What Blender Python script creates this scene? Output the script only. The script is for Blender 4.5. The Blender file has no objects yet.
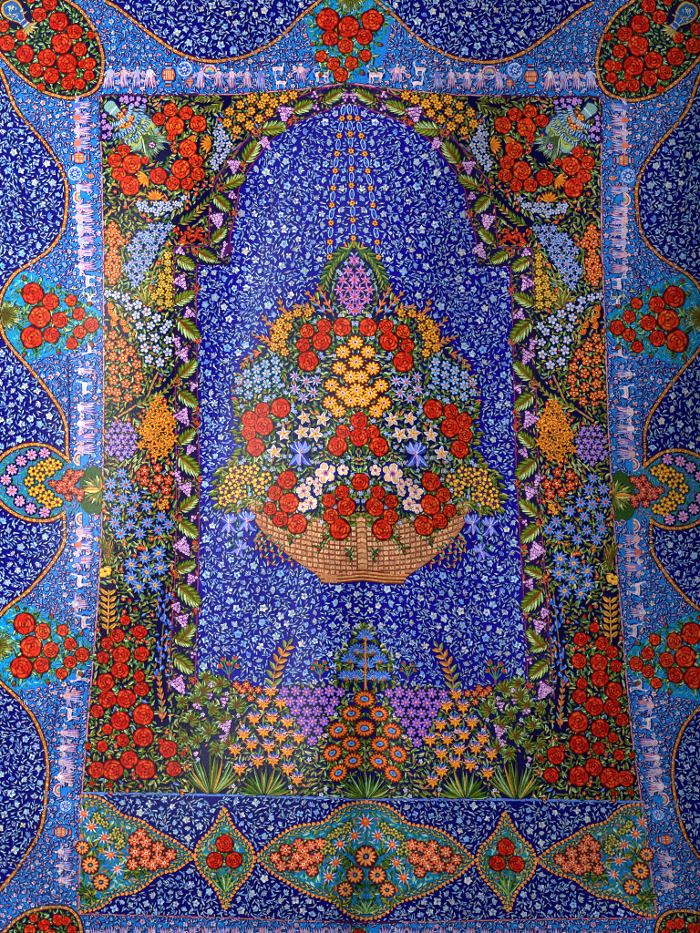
import bpy, math, random
import numpy as np
from mathutils import Vector
from mathutils.geometry import delaunay_2d_cdt
random.seed(11)
R = random.random
U = random.uniform
PI = math.pi
sc = bpy.context.scene

# ------------------------------------------------------------------ the cloth
# The design is drawn in flat "chart" units (1 unit = 2 mm of cloth).  The rug is
# symmetric about its centre line; tables give the hang of the cloth (it leans and
# its lower half swings towards the room).
TL = ([-120, 0, 95, 250, 400, 460, 540, 600, 650, 720, 790, 850, 913, 1040],
      [95, 97, 100, 103.5, 103.6, 103, 101.5, 98, 94, 88, 82, 80, 79, 76])
TR = ([-120, 0, 95, 240, 320, 430, 550, 640, 720, 762, 802, 913, 1040],
      [601, 601, 601, 601.5, 605, 608.5, 616, 624, 631, 637, 643, 657, 672])
TC = ([-120, 0, 95, 250, 350, 435, 500, 560, 640, 700, 800, 930, 1040],
      [347, 348, 349, 354, 355.5, 358, 360.5, 362.5, 364.5, 365.5, 366.5, 366, 366])
TYC = ([-120, 95, 500, 650, 800, 913, 1040], [0, 0, 0.5, 3.5, 6, 8.5, 8.5])
TYR = ([-120, 95, 320, 480, 650, 800, 915, 1040], [2, 2, 2.5, 5.5, 9, 9, 4, 3])

def itp(y, t):
    return np.interp(y, t[0], t[1])

def shift_y(s, Y):
    yc, yr = itp(Y, TYC), itp(Y, TYR)
    t = np.clip(np.abs(s), 0, 1.45)
    right = yc + (yr - yc) * t
    left = yc * (1 - np.clip(t, 0, 1))
    return np.where(s >= 0, right, left)

def chart_to_rug(x, y):
    x = np.asarray(x, float); y = np.asarray(y, float)
    Y = y.copy()
    for _ in range(5):
        c = itp(Y, TC)
        w = np.where(x < c, c - itp(Y, TL), itp(Y, TR) - c)
        s = (x - c) / w
        Y = y - shift_y(s, Y)
    return s, Y

def rug_to_chart(s, Y):
    c = itp(Y, TC)
    w = np.where(s < 0, c - itp(Y, TL), itp(Y, TR) - c)
    return c + s * w, Y + shift_y(s, Y)

def mirrored(x, y):
    s, Y = chart_to_rug(x, y)
    return rug_to_chart(-s, Y)

def cx_at(y):
    return float(np.interp(y, TC[0], TC[1]))

FOC, D0, CAMZ = 900.0, 1.8, 1.45
_ky = np.arange(-160, 1101, 10.0)
_kw = itp(_ky, TR) - itp(_ky, TL)
_ker = np.ones(13) / 13
_kw = np.convolve(np.pad(_kw, 6, mode='edge'), _ker, mode='valid')
_kw = np.convolve(np.pad(_kw, 6, mode='edge'), _ker, mode='valid')

def cloth_depth(x, y):
    """distance of the cloth from the room's reference plane, with its folds (metres)"""
    d = D0 * 501.0 / np.interp(y, _ky, _kw)
    c = itp(y, TC)
    k = 1 / (1 + np.exp(-(y - 560) / 45.0))
    t = (x - c - 7) / 26.0
    d = d + 0.013 * k * np.exp(-t * t)                       # crease running down the middle
    t2 = (x - c + 38) / 34.0
    d = d - 0.012 * k * np.exp(-t2 * t2)
    d = d + 0.0180 * np.sin(x / 41.0 + 0.4 + 0.004 * y) * (0.5 + 0.5 * np.sin(y / 260.0 + 0.8))
    d = d + 0.0055 * np.sin(x / 19.0 + y / 140.0) * np.exp(-((x - 250) / 130.0) ** 2 - ((y - 330) / 220.0) ** 2)
    d = d + 0.0075 * np.sin(y / 57.0 + x / 120.0)
    d = d + 0.030 * np.clip((50 - x) / 90.0, 0, 2) ** 2 + 0.030 * np.clip((x - 655) / 90.0, 0, 2) ** 2
    d = d + 0.003 * np.exp(-((x - 62) / 24.0) ** 2) * (0.5 + 0.5 * np.cos(y / 170.0))
    d = d + 0.003 * np.exp(-((x - 640) / 24.0) ** 2) * (0.5 + 0.5 * np.sin(y / 150.0))
    return d

def to_world(x, y, z):
    d = cloth_depth(x, y) - z
    out = np.empty((len(x), 3), np.float32)
    out[:, 0] = (x - 350.0) / FOC * d
    out[:, 1] = d
    out[:, 2] = CAMZ + (466.5 - y) / FOC * d
    return out

# ------------------------------------------------------------------ pieces of pile
_lin = lambda c: c / 12.92 if c <= .04045 else ((c + .055) / 1.055) ** 2.4
LUT = [_lin(i / 255.0) for i in range(256)]
def lin(c):
    return tuple(LUT[max(0, min(255, int(v)))] for v in c)

PARTS = []
class Part:
    def __init__(self, name, parent=None, sym='self', label=None):
        self.name, self.parent, self.label = name, parent, label
        self.polys = []; self.tris = []; self.flip = False; self.twin = None
        PARTS.append(self)
        if sym == 'self':
            self.twin = self
        elif sym == 'pair':
            t = Part(name, parent.twin if isinstance(parent, Part) and parent.twin else parent, None, label)
            t.flip = True
            self.twin = t
            t.src = self

_ctr = [0, 0.0]
def motif():
    """start a new figure: its own hair of height, its pieces stacked in order"""
    _ctr[0] = 0; _ctr[1] = U(0, 8e-5)
def emit(p, pts, col, lev=0, jit=7):
    _ctr[0] += 1
    z = 0.0018 + lev * 0.0003 + _ctr[1] + (_ctr[0] % 160) * 0.000001
    k = 1 + U(-jit, jit) / 100.0
    p.polys.append((pts, z, (col[0] * k, col[1] * k, col[2] * k)))

def smooth(pts, n=6, closed=False):
    out = []
    m = len(pts)
    rng = range(m) if closed else range(m - 1)
    for i in rng:
        if closed:
            a, b, c, d = pts[(i - 1) % m], pts[i], pts[(i + 1) % m], pts[(i + 2) % m]
        else:
            a, b, c, d = pts[max(i - 1, 0)], pts[i], pts[i + 1], pts[min(i + 2, m - 1)]
        for k in range(n):
            t = k / n
            q = []
            for j in (0, 1):
                q.append(0.5 * (2 * b[j] + (c[j] - a[j]) * t + (2 * a[j] - 5 * b[j] + 4 * c[j] - d[j]) * t * t
                                + (3 * b[j] - a[j] - 3 * c[j] + d[j]) * t ** 3))
            out.append(tuple(q))
    if not closed:
        out.append(tuple(pts[-1]))
    return out

def inside_np(poly, X, Y):
    px = np.array([p[0] for p in poly]); py = np.array([p[1] for p in poly])
    r = np.zeros(X.shape, bool)
    j = len(poly) - 1
    for i in range(len(poly)):
        cond = (py[i] > Y) != (py[j] > Y)
        if py[j] != py[i]:
            xi = (px[j] - px[i]) * (Y - py[i]) / (py[j] - py[i]) + px[i]
            r ^= cond & (X < xi)
        j = i
    return r

def resample(path, step, closed=False):
    pts = list(path) + ([path[0]] if closed else [])
    out = [pts[0]]; acc = 0.0
    for a, b in zip(pts, pts[1:]):
        L = math.hypot(b[0] - a[0], b[1] - a[1])
        if L < 1e-9: continue
        t = step - acc
        while t <= L:
            out.append((a[0] + (b[0] - a[0]) * t / L, a[1] + (b[1] - a[1]) * t / L)); t += step
        acc = L - (t - step)
    if not closed: 
        if math.hypot(out[-1][0]-pts[-1][0], out[-1][1]-pts[-1][1]) > step*.3: out.append(pts[-1])
    elif math.hypot(out[-1][0]-pts[0][0], out[-1][1]-pts[0][1]) < step*.5: out.pop()
    return out

def ground(p, poly, col, z, step=7.0):
    """a tessellated sheet of pile filling an outline, following the folds"""
    poly = resample(poly, step * .8, True)
    xs = [q[0] for q in poly]; ys = [q[1] for q in poly]
    gx, gy = np.meshgrid(np.arange(min(xs) + step * .5, max(xs), step), np.arange(min(ys) + step * .5, max(ys), step))
    m = inside_np(poly, gx, gy)
    pa = np.array(poly)
    pts = [Vector(q) for q in poly]
    for x, y in zip(gx[m], gy[m]):
        if np.min((pa[:, 0] - x) ** 2 + (pa[:, 1] - y) ** 2) > (step * .35) ** 2:
            pts.append(Vector((x, y)))
    v, e, f, *_ = delaunay_2d_cdt(pts, [], [list(range(len(poly)))], 1, 1e-5)
    p.tris.append(([(q.x, q.y) for q in v], [tuple(t) for t in f], z, col))

# --- little shapes
def ell(cx, cy, rx, ry, a=0., n=8):
    ca, sa = math.cos(a), math.sin(a)
    o = []
    for k in range(n):
        t = 2 * PI * k / n
        x, y = rx * math.cos(t), ry * math.sin(t)
        o.append((cx + x * ca - y * sa, cy + x * sa + y * ca))
    return o

def blob(cx, cy, r, n=11, w=.12, ph=None, lobes=5):
    ph = U(0, 6) if ph is None else ph
    return [(cx + r * (1 + w * math.sin(lobes * t + ph)) * math.cos(t), cy + r * (1 + w * math.sin(lobes * t + ph)) * math.sin(t))
            for t in [2 * PI * k / n for k in range(n)]]

def place(loc, x, y, a):
    ca, sa = math.cos(a), math.sin(a)
    return [(x + u * ca - v * sa, y + u * sa + v * ca) for u, v in loc]

def line(p, pts, w, col, lev=0, w2=None):
    n = len(pts)
    nr = []
    for i in range(n):
        a, b = pts[max(i - 1, 0)], pts[min(i + 1, n - 1)]
        dx, dy = b[0] - a[0], b[1] - a[1]
        L = math.hypot(dx, dy) or 1
        nr.append((-dy / L, dx / L))
    for i in range(n - 1):
        wa = w if w2 is None else w + (w2 - w) * i / (n - 1)
        wb = w if w2 is None else w + (w2 - w) * (i + 1) / (n - 1)
        a, b, na, nb = pts[i], pts[i + 1], nr[i], nr[i + 1]
        emit(p, [(a[0] + na[0] * wa / 2, a[1] + na[1] * wa / 2), (b[0] + nb[0] * wb / 2, b[1] + nb[1] * wb / 2),
                 (b[0] - nb[0] * wb / 2, b[1] - nb[1] * wb / 2), (a[0] - na[0] * wa / 2, a[1] - na[1] * wa / 2)], col, lev)

NAVY = (6, 3, 44)
DKRED = (62, 2, 8)
def leaf(p, x, y, L, w, a, c1, c2, out=NAVY, lev=0, rib=None, bend=0.0):
    """almond leaf from base (x, y) in direction a, two toned, with an outline"""
    h = w / 2
    b = bend * L
    top = [(0, 0), (.22 * L, h * .75 + b * .3), (.52 * L, h + b * .8), (.8 * L, h * .55 + b), (L, b * .9)]
    bot = [(L, b * .9), (.8 * L, -h * .5 + b), (.52 * L, -h + b * .8), (.22 * L, -h * .75 + b * .3), (0, 0)]
    mid = [(.22 * L, b * .3), (.52 * L, b * .8), (.8 * L, b)]
    if out is not None:
        g = .75
        o = [(-g, 0), (.22 * L, h * .75 + g + b * .3), (.52 * L, h + g + b * .8), (.82 * L, h * .55 + g + b), (L + g, b * .9),
             (.82 * L, -h * .5 - g + b), (.52 * L, -h - g + b * .8), (.22 * L, -h * .75 - g + b * .3)]
        emit(p, place(o, x, y, a), out, lev)
    emit(p, place(top + mid[::-1], x, y, a), c1, lev + 1)
    emit(p, place(bot[:-1] + [(0, 0)] + mid, x, y, a), c2, lev + 1)
    if rib is not None:
        line(p, place([(0, 0)] + mid + [(L * .92, b * .9)], x, y, a), max(.5, w * .13), rib, lev + 2)

GREENS = [((74, 112, 26), (34, 70, 22)), ((116, 136, 38), (56, 92, 26)), ((44, 98, 40), (138, 174, 110)),
          ((150, 182, 120), (46, 92, 36)), ((122, 136, 40), (64, 80, 20)), ((176, 204, 160), (70, 120, 66)), ((54, 112, 52), (20, 56, 26))]
OLIVES = [((132, 128, 40), (74, 84, 20)), ((172, 150, 60), (92, 92, 26)), ((100, 112, 30), (52, 70, 18)), ((196, 196, 120), (96, 110, 40)),
          ((60, 84, 20), (150, 150, 70))]
CORAL = [((224, 118, 66), (176, 70, 44)), ((236, 150, 96), (196, 88, 56)), ((216, 150, 84), (160, 100, 44))]

def leaf_ring(p, x, y, r, n, pal, L=(6, 9), W=(3, 4.4), lev=0, spread=.35, a0=None, a1=None):
    for k in range(n):
        a = (U(0, .6) + 2 * PI * k / n) if a0 is None else a0 + (a1 - a0) * (k + .5) / n
        a += U(-spread, spread)
        c = random.choice(pal)
        leaf(p, x + r * math.cos(a), y + r * math.sin(a), U(*L), U(*W), a + U(-.3, .3), c[0], c[1], lev=lev, rib=(22, 40, 14) if R() < .5 else None, bend=U(-.08, .08))

def rose(p, x, y, r, hue=0., lev=2):
    """full blown rose: rings of outlined, highlighted petals rolling into a heart"""
    motif()
    base = (196 + hue * 22, 28 + hue * 32, 13 + hue * 8)
    lt = (226, 68 + hue * 36, 30 + hue * 10)
    mid = (176 + hue * 20, 22 + hue * 18, 14)
    dk = (84, 4, 10)
    a0 = U(0, 6.28)
    emit(p, blob(x, y, r * 1.1, 16, .05, a0), DKRED, lev)
    emit(p, blob(x, y, r * .94, 14, .05, a0), (120, 10, 12), lev + .5)
    rings = ((5, .56, .42, .55), (4, .33, .31, .42), (3, .14, .19, .26)) if r > 6 else ((5, .5, .46, .56), (3, .2, .26, .34))
    for i, (n, d, ra, rt) in enumerate(rings):
        a1 = a0 + i * .9
        for k in range(n):
            a = a1 + k * 2 * PI / n + U(-.2, .2)
            dd = d * r * U(.94, 1.06)
            cx, cy = x + dd * math.cos(a), y + dd * math.sin(a)
            g = .55 if r > 6 else .4
            L = lev + 1 + i * .9 + .1 * k
            emit(p, ell(cx, cy, ra * r + g, rt * r + g, a, 10), dk, L)
            emit(p, ell(cx, cy, ra * r, rt * r, a, 10), base if (k + i) % 2 else mid, L + .03)
            hx, hy = cx + ra * r * .28 * math.cos(a), cy + ra * r * .28 * math.sin(a)
            emit(p, ell(hx, hy, ra * r * .5, rt * r * .66, a, 8), lt if (k + i) % 2 == 0 else base, L + .06)
            if r > 7 and i < 2:                               # crease
                line(p, [(x + dd * .7 * math.cos(a + .12), y + dd * .7 * math.sin(a + .12)), (hx + .2 * r * math.cos(a - .25), hy + .2 * r * math.sin(a - .25))], .06 * r, (120, 10, 12), L + .08)
    emit(p, ell(x, y, .1 * r, .08 * r, a0, 6), dk, lev + 4.2)

def bud(p, x, y, r, a, lev=2):
    leaf(p, x, y, r * 2.4, r * 1.5, a, (206, 40, 22), (150, 12, 14), out=DKRED, lev=lev)
    for s in (-.5, .5):
        leaf(p, x - r * .5 * math.cos(a), y - r * .5 * math.sin(a), r * 1.8, r * .9, a + s, (86, 130, 50), (40, 80, 30), lev=lev)

def flower(p, x, y, r, n, petal, edge, heart, heart2=None, lev=2, fat=1.0, a0=None, out=NAVY, split=None, squash=1.0):
    """round-petalled flower"""
    motif()
    a0 = U(0, 6.28) if a0 is None else a0
    wp = r * math.sin(PI / n) * .92 * fat
    if out is not None:
        emit(p, [(x + (u - x), y + (v - y) * squash) for u, v in blob(x, y, r * 1.02 + .35, max(10, n * 2), .08, 0, n)], out, lev)
    for k in range(n):
        a = a0 + 2 * PI * k / n
        q = ell(0, 0, r * .5, wp * .78, 0, 7)
        c, s = math.cos(a), math.sin(a)
        def tr(sc_, off):
            return [(x + (off + u * sc_) * c - v * sc_ * s, y + ((off + u * sc_) * s + v * sc_ * c) * squash) for u, v in q]
        if r > 3.3 and n <= 10:
            emit(p, tr(1.06, r * .52), out or NAVY, lev + .9 + .03 * k)
            emit(p, tr(.86, r * .52), edge, lev + .93 + .03 * k)
            emit(p, tr(.6, r * .6), petal if split is None or k % 2 else split, lev + .96 + .03 * k)
        else:
            emit(p, tr(.9, r * .54), edge, lev + .95)
            emit(p, tr(.64, r * .58), petal if split is None or k % 2 else split, lev + 1.15)
    emit(p, ell(x, y, r * .3, r * .3 * squash, a0, 7), heart, lev + 1.9)
    if heart2 is not None:
        emit(p, ell(x, y, r * .16, r * .16 * squash, a0, 6), heart2, lev + 2.2)

def star(p, x, y, r, n, petal, shade, heart, heart2=None, lev=2, a0=None, w=.34, out=NAVY):
    """flower of pointed petals, each half shaded"""
    motif()
    a0 = U(0, 6.28) if a0 is None else a0
    for k in range(n):
        a = a0 + 2 * PI * k / n
        leaf(p, x, y, r, r * w, a, petal, shade, out=out, lev=lev)
    emit(p, ell(x, y, r * .27, r * .27, a0, 7), heart, lev + 2)
    if heart2 is not None:
        emit(p, ell(x, y, r * .13, r * .13, a0, 6), heart2, lev + 2.5)

def grapes(p, x, y, w, h, a=PI / 2, lev=2):
    """a hanging triangular bunch"""
    motif()
    ca, sa = math.cos(a), math.sin(a)
    tri = [(-h * .55, -w * .55), (-h * .55, w * .55), (h * .6, w * .08), (h * .6, -w * .08)]
    emit(p, place(tri, x, y, a), (70, 22, 96), lev)
    rows = max(2, int(h * 1.15 / 2.7))
    for i in range(rows):
        t = (i + .5) / rows
        ww = w * 1.15 * (1 - t * .85)
        m = max(1, int(round(ww / 2.7)))
        for j in range(m):
            u = -h * .5 + h * 1.05 * t
            v = (j + .5 - m / 2) * 2.7
            u += U(-.4, .4); v += U(-.4, .4)
            X, Y = x + u * ca - v * sa, y + u * sa + v * ca
            emit(p, ell(X, Y, 1.62, 1.62, 0, 7), (82, 30, 110), lev + .6)
            emit(p, ell(X, Y, 1.34, 1.34, 0, 7), random.choice([(214, 164, 222), (204, 150, 214), (226, 184, 226)]), lev + 1)
            emit(p, ell(X + .1, Y + .1, .5, .5, 0, 5), (140, 70, 160), lev + 1.3)

def vine_leaf(p, x, y, L, a, lev=1, flip=1):
    """ragged vine leaf: pale combed teeth on one side, olive on the other, red-brown rib"""
    L *= U(.8, .92)
    motif()
    hw = L * .36
    prof = [(-.5, .1), (-.35, .75), (-.1, 1.), (.15, .9), (.35, .6), (.5, .1)]
    body = [(u * L, v * hw * .72) for u, v in prof] + [(u * L, -v * hw * .72) for u, v in reversed(prof)]
    emit(p, place([(u * 1.1, v * 1.1) for u, v in body], x, y, a), NAVY, lev)
    n = 8
    for side in (1, -1):
        for k in range(n):
            t = -.46 + .92 * k / (n - 1)
            vv = np.interp(t, [q[0] for q in prof], [q[1] for q in prof]) * hw
            ang = side * (1.0 - .75 * (k / (n - 1)))
            LL = vv * 1.1 + L * .1
            bx, by = place([(t * L - .12 * L, 0)], x, y, a)[0]
            if side * flip > 0:
                c1, c2 = ((196, 214, 160), (110, 140, 70)) if k % 2 else ((164, 192, 130), (70, 100, 40))
            else:
                c1, c2 = ((112, 132, 30), (58, 84, 18)) if k % 2 else ((146, 150, 48), (84, 100, 24))
            leaf(p, bx, by, LL, LL * .3, a + ang, c1, c2, out=(16, 34, 20), lev=lev + .4)
    for side in (1, -1):
        emit(p, place([(-.48 * L, 0), (-.2 * L, side * hw * .3), (.12 * L, side * hw * .27), (.42 * L, 0)], x, y, a),
             (134, 118, 34) if side * flip > 0 else (78, 78, 16), lev + 1.7)
    line(p, place([(-.55 * L, 0), (0, L * .02), (.46 * L, 0)], x, y, a), L * .07, (118, 42, 20), lev + 2.2, .4)

def fan_leaf(p, x, y, r, a):
    motif()
    for k, t in enumerate((-2.1, 2.1, -1.6, 1.6, -1.05, 1.05, -.5, .5, 0)):
        c = ((176, 196, 140), (96, 128, 60)) if t < 0 else ((112, 128, 36), (62, 84, 20))
        L = r * (1.15 - .2 * abs(t))
        leaf(p, x, y, L, r * .36, a + t, c[0], c[1], out=(10, 20, 30), lev=.5 + .1 * k, rib=(40, 50, 16))
    for t in (-.9, -.3, .3, .9): leaf(p, x, y, r * .6, r * .16, a + t, (120, 60, 26), (90, 60, 20), out=None, lev=2.6)

def fern(p, path, n, L, w, pal, stem=(90, 90, 30), lev=1, taper=.5, open_=.75):
    pts = resample(smooth(path, 5), 1.0)
    line(p, pts[::3] + [pts[-1]], 1.1, stem, lev + 2)
    m = len(pts)
    for k in range(n):
        i = int((k + .5) / n * (m - 1)); j = min(i + 1, m - 1); i0 = max(0, j - 1)
        a = math.atan2(pts[j][1] - pts[i0][1], pts[j][0] - pts[i0][0])
        f = 1 - taper * k / n
        for s in (1, -1):
            c = random.choice(pal)
            leaf(p, pts[i][0], pts[i][1], L * f, w * f ** .5, a + s * open_, c[0], c[1], lev=lev, bend=-.1 * s)
    c = random.choice(pal)
    leaf(p, pts[-1][0], pts[-1][1], L * (1 - taper), w * .7, a, c[0], c[1], lev=lev)

def tuft(p, x, y, h, n, spread, pal, lev=1, w=2.6):
    for k in range(n):
        t = (k + .5) / n * 2 - 1
        a = -PI / 2 + t * spread + U(-.05, .05)
        c = random.choice(pal)
        leaf(p, x + t * 5, y, h * (1 - .28 * abs(t)) * U(.85, 1.08), w * U(.85, 1.2), a, c[0], c[1], lev=lev + (1 - abs(t)), bend=.16 * t, rib=(36, 50, 16) if R() < .4 else None)

# ------------------------------------------------------------------ occupancy (what is already woven)
OX, OY, RS = -100, -100, 2
OW, OH = 960 * RS, 1160 * RS
occ = bytearray(OW * OH)
def oi(x, y):
    u, v = int((x - OX) * RS), int((y - OY) * RS)
    return v * OW + u if 0 <= u < OW and 0 <= v < OH else 0
def mark(x, y, r):
    R2 = r * r
    k = int(r * RS) + 1
    for j in range(-k, k + 1):
        for i in range(-k, k + 1):
            if (i * i + j * j) <= R2 * RS * RS:
                occ[oi(x + i / RS, y + j / RS)] = 1
GX = (np.arange(OW) + .5) / RS + OX
GY = (np.arange(OH) + .5) / RS + OY
def _raster(poly):
    xs = [q[0] for q in poly]; ys = [q[1] for q in poly]
    x0, x1 = max(0, int((min(xs) - OX) * RS)), min(OW, int((max(xs) - OX) * RS) + 1)
    y0, y1 = max(0, int((min(ys) - OY) * RS)), min(OH, int((max(ys) - OY) * RS) + 1)
    m = np.zeros((max(0, y1 - y0), max(0, x1 - x0)), bool)
    gx = GX[x0:x1]; gy = GY[y0:y1]
    j = len(poly) - 1
    for i in range(len(poly)):
        (xi, yi), (xj, yj) = poly[i][:2], poly[j][:2]
        if yi != yj:
            a, b = np.searchsorted(gy, min(yi, yj), 'right'), np.searchsorted(gy, max(yi, yj), 'right')
            if b > a:
                xc = (xj - xi) * (gy[a:b] - yi) / (yj - yi) + xi
                m[a:b] ^= gx[None, :] < xc[:, None]
        j = i
    return (slice(y0, y1), slice(x0, x1)), m
def mark_poly(poly):
    sl, m = _raster(poly)
    a = np.frombuffer(occ, np.uint8).reshape(OH, OW)
    a[sl] |= m.astype(np.uint8)
def mask_of(polys, full=False):
    M = np.zeros((OH, OW), bool)
    for poly in polys:
        sl, m = _raster(poly)
        M[sl] |= m
    if not full: M &= GX[None, :] < itp(GY, TC)[:, None] + 1
    return bytearray(M.astype(np.uint8).tobytes())

def mark_line(pts, r):
    for q in resample(pts, 1.2): mark(q[0], q[1], r)

def free_leaf(msk, x, y, L, w, a):
    ca, sa = math.cos(a), math.sin(a)
    for t in (0.05, .35, .65, 1.0):
        for v in ((0,) if t in (.05, 1.) else (-.5, 0, .5)):
            i = oi(x + t * L * ca - v * w * sa, y + t * L * sa + v * w * ca)
            if occ[i] or not msk[i]: return False
    return True
def mark_leaf(x, y, L, w, a, g=.45):
    ca, sa = math.cos(a), math.sin(a)
    n = max(2, int(L * 1.6))
    for k in range(n + 1):
        t = k / n
        ww = (w * .5) * math.sin(PI * min(max(t, .12), .9)) + g
        m = max(1, int(ww * 2))
        for j in range(-m, m + 1):
            v = ww * j / m
            occ[oi(x + t * L * ca - v * sa, y + t * L * sa + v * ca)] = 1
def free_disc(msk, x, y, r):
    for k in range(10):
        a = k * .6283
        i = oi(x + r * math.cos(a), y + r * math.sin(a))
        if occ[i] or not msk[i]: return False
    i = oi(x, y)
    return not occ[i] and msk[i]

def flow(x, y):
    return 1.5 * math.sin(x / 31 + 1.7) + 1.9 * math.cos(y / 37 + .6) + 2.2 * math.sin((x + y) / 53)

def bounds(polys):
    xs = [q[0] for P in polys for q in P]; ys = [q[1] for P in polys for q in P]
    return min(xs), min(max(xs), 372), min(ys), max(ys)

SP_W = [(198, 210, 226), (172, 202, 234), (140, 184, 236), (188, 204, 216), (194, 200, 194), (118, 170, 234)]
SP_S = [(100, 152, 226), (74, 120, 216), (130, 170, 212), (90, 156, 224), (126, 140, 180), (60, 90, 200)]
def sprigs(p, polys, ntry=1.0, pal=SP_W, pal2=SP_S, heart=((170, 150, 76), (190, 160, 110), (70, 100, 180)), rb=(2.9, 4.3), gap=5.2, scale=1., stem=(110, 150, 226), outline=None, dot=None):
    """all-over meander of blossoms, stems and leaves that never touch (packed on one half)"""
    msk = mask_of(polys)
    x0, x1, y0, y1 = bounds(polys)
    A = (x1 - x0) * (y1 - y0)
    for _ in range(int(A / 9 * ntry)):                       # blossoms, each with its stem and leaflets
        x, y = U(x0, x1), U(y0, y1)
        r = U(*rb) * scale
        if not free_disc(msk, x, y, r + gap * .35): continue
        a0 = flow(x, y) + U(-.6, .6)
        kind = R()
        c, s = random.choice(pal), random.choice(pal2)
        if kind < .5:
            n = 5 if R() < .7 else 4
            for k in range(n):
                a = a0 + 2 * PI * k / n
                leaf(p, x + .12 * r * math.cos(a), y + .12 * r * math.sin(a), r * .96, r * .84, a, c, s if R() < .7 else c, out=outline, lev=.5)
            emit(p, ell(x, y, r * .34, r * .34, 0, 6), random.choice(heart), 2.2)
            mark(x, y, r + .6)
        else:
            for k, da in enumerate((-.95, -.45, 0, .45, .95)):
                leaf(p, x - .6 * r * math.cos(a0), y - .6 * r * math.sin(a0), r * (1.5 if k == 2 else 1.25), r * .55, a0 + da, c, s, out=outline, lev=.5)
            emit(p, ell(x - .2 * r * math.cos(a0), y - .2 * r * math.sin(a0), r * .3, r * .24, a0, 6), random.choice(heart), 2.2)
            mark(x, y, r + .5)
        bx, by = x, y
        a = a0 + PI + U(-.5, .5)
        turn = U(-.24, .24)
        px, py = x + r * math.cos(a), y + r * math.sin(a)
        pts = [(px, py)]
        for k in range(random.randint(4, 11)):
            a += turn
            qx, qy = px + 2.1 * math.cos(a), py + 2.1 * math.sin(a)
            i = oi(qx, qy)
            if occ[i] or not msk[i]: break
            for sd in (1, -1):
                L = U(3.6, 5.8) * scale; w = U(1.1, 1.7) * scale
                la = a + PI + sd * U(.45, .85)
                sx, sy = qx + .5 * math.cos(la), qy + .5 * math.sin(la)
                if (k % 2 == (sd > 0) or R() < .5) and free_leaf(msk, sx + .6 * math.cos(la), sy + .6 * math.sin(la), L, w, la):
                    leaf(p, sx, sy, L, w, la, random.choice(pal), random.choice(pal2), out=outline, lev=.3)
                    mark_leaf(sx + 1.2 * math.cos(la), sy + 1.2 * math.sin(la), L - 1.2, w, la)
            pts.append((qx, qy)); px, py = qx, qy
        if len(pts) > 1:
            line(p, pts, .75 * scale, stem, .2)
            mark_line(pts, .5)
    for _ in range(int(A / 2.9 * ntry)):                      # small leaves fill what is left
        x, y = U(x0, x1), U(y0, y1)
        i = oi(x, y)
        if occ[i] or not msk[i]: continue
        a = flow(x, y) + random.choice((0, .8, -.8, PI)) + U(-.3, .3)
        L, w = (U(4.0, 6.8) if _ < A / 5 else U(2.2, 4.2)) * scale, U(1.1, 1.7) * scale
        if not free_leaf(msk, x, y, L, w, a): continue
        leaf(p, x, y, L, w, a, random.choice(pal), random.choice(pal2), out=outline, lev=.3, bend=U(-.22, .22))
        mark_leaf(x, y, L, w, a, .3)
        if dot and R() < .3:
            emit(p, ell(x + U(-3, 3), y + U(-3, 3), .9, .9, 0, 6), random.choice(dot), 2)

def leaf_fill(p, polys, pal, L=(4, 8), W=(1.8, 3.2), dens=1.0, full=False, extra=None):
    msk = mask_of(polys, full)
    x0, x1, y0, y1 = bounds(polys)
    if full: x1 = max(q[0] for P in polys for q in P)
    A = (x1 - x0) * (y1 - y0)
    for rnd in range(3):
        for _ in range(int(A / 2.4 * dens)):
            x, y = U(x0, x1), U(y0, y1)
            i = oi(x, y)
            if occ[i] or not msk[i]: continue
            a = flow(x * 1.6, y * 1.6) + random.choice((0, 1.0, -1.0, PI)) + U(-.4, .4)
            LL, w = U(*L) * (1, .64, .45)[rnd], U(*W) * (1, .74, .58)[rnd]
            if not free_leaf(msk, x, y, LL, w, a): continue
            if extra and R() < extra[0]:
                extra[1](x + LL / 2 * math.cos(a), y + LL / 2 * math.sin(a))
            else:
                c = random.choice(pal)
                leaf(p, x, y, LL, w, a, c[0], c[1], lev=.2, bend=U(-.2, .2), out=None)
            mark_leaf(x, y, LL, w, a, .35)

# ------------------------------------------------------------------ colours of the silk
BLUE = (12, 2, 118)          # dark scallops and field
FIELD = (20, 2, 146)
SKY_ = (22, 118, 212)         # light band
TURQ = (8, 134, 196)
PANEL = (8, 3, 58)
TEAL = (20, 112, 160)

def zm(ox, oy, k=5.8333):
    """reads chart positions off an enlarged detail"""
    return lambda *q: [(ox + a / k, oy + b / k) + tuple(r) for a, b, *r in q]

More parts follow.
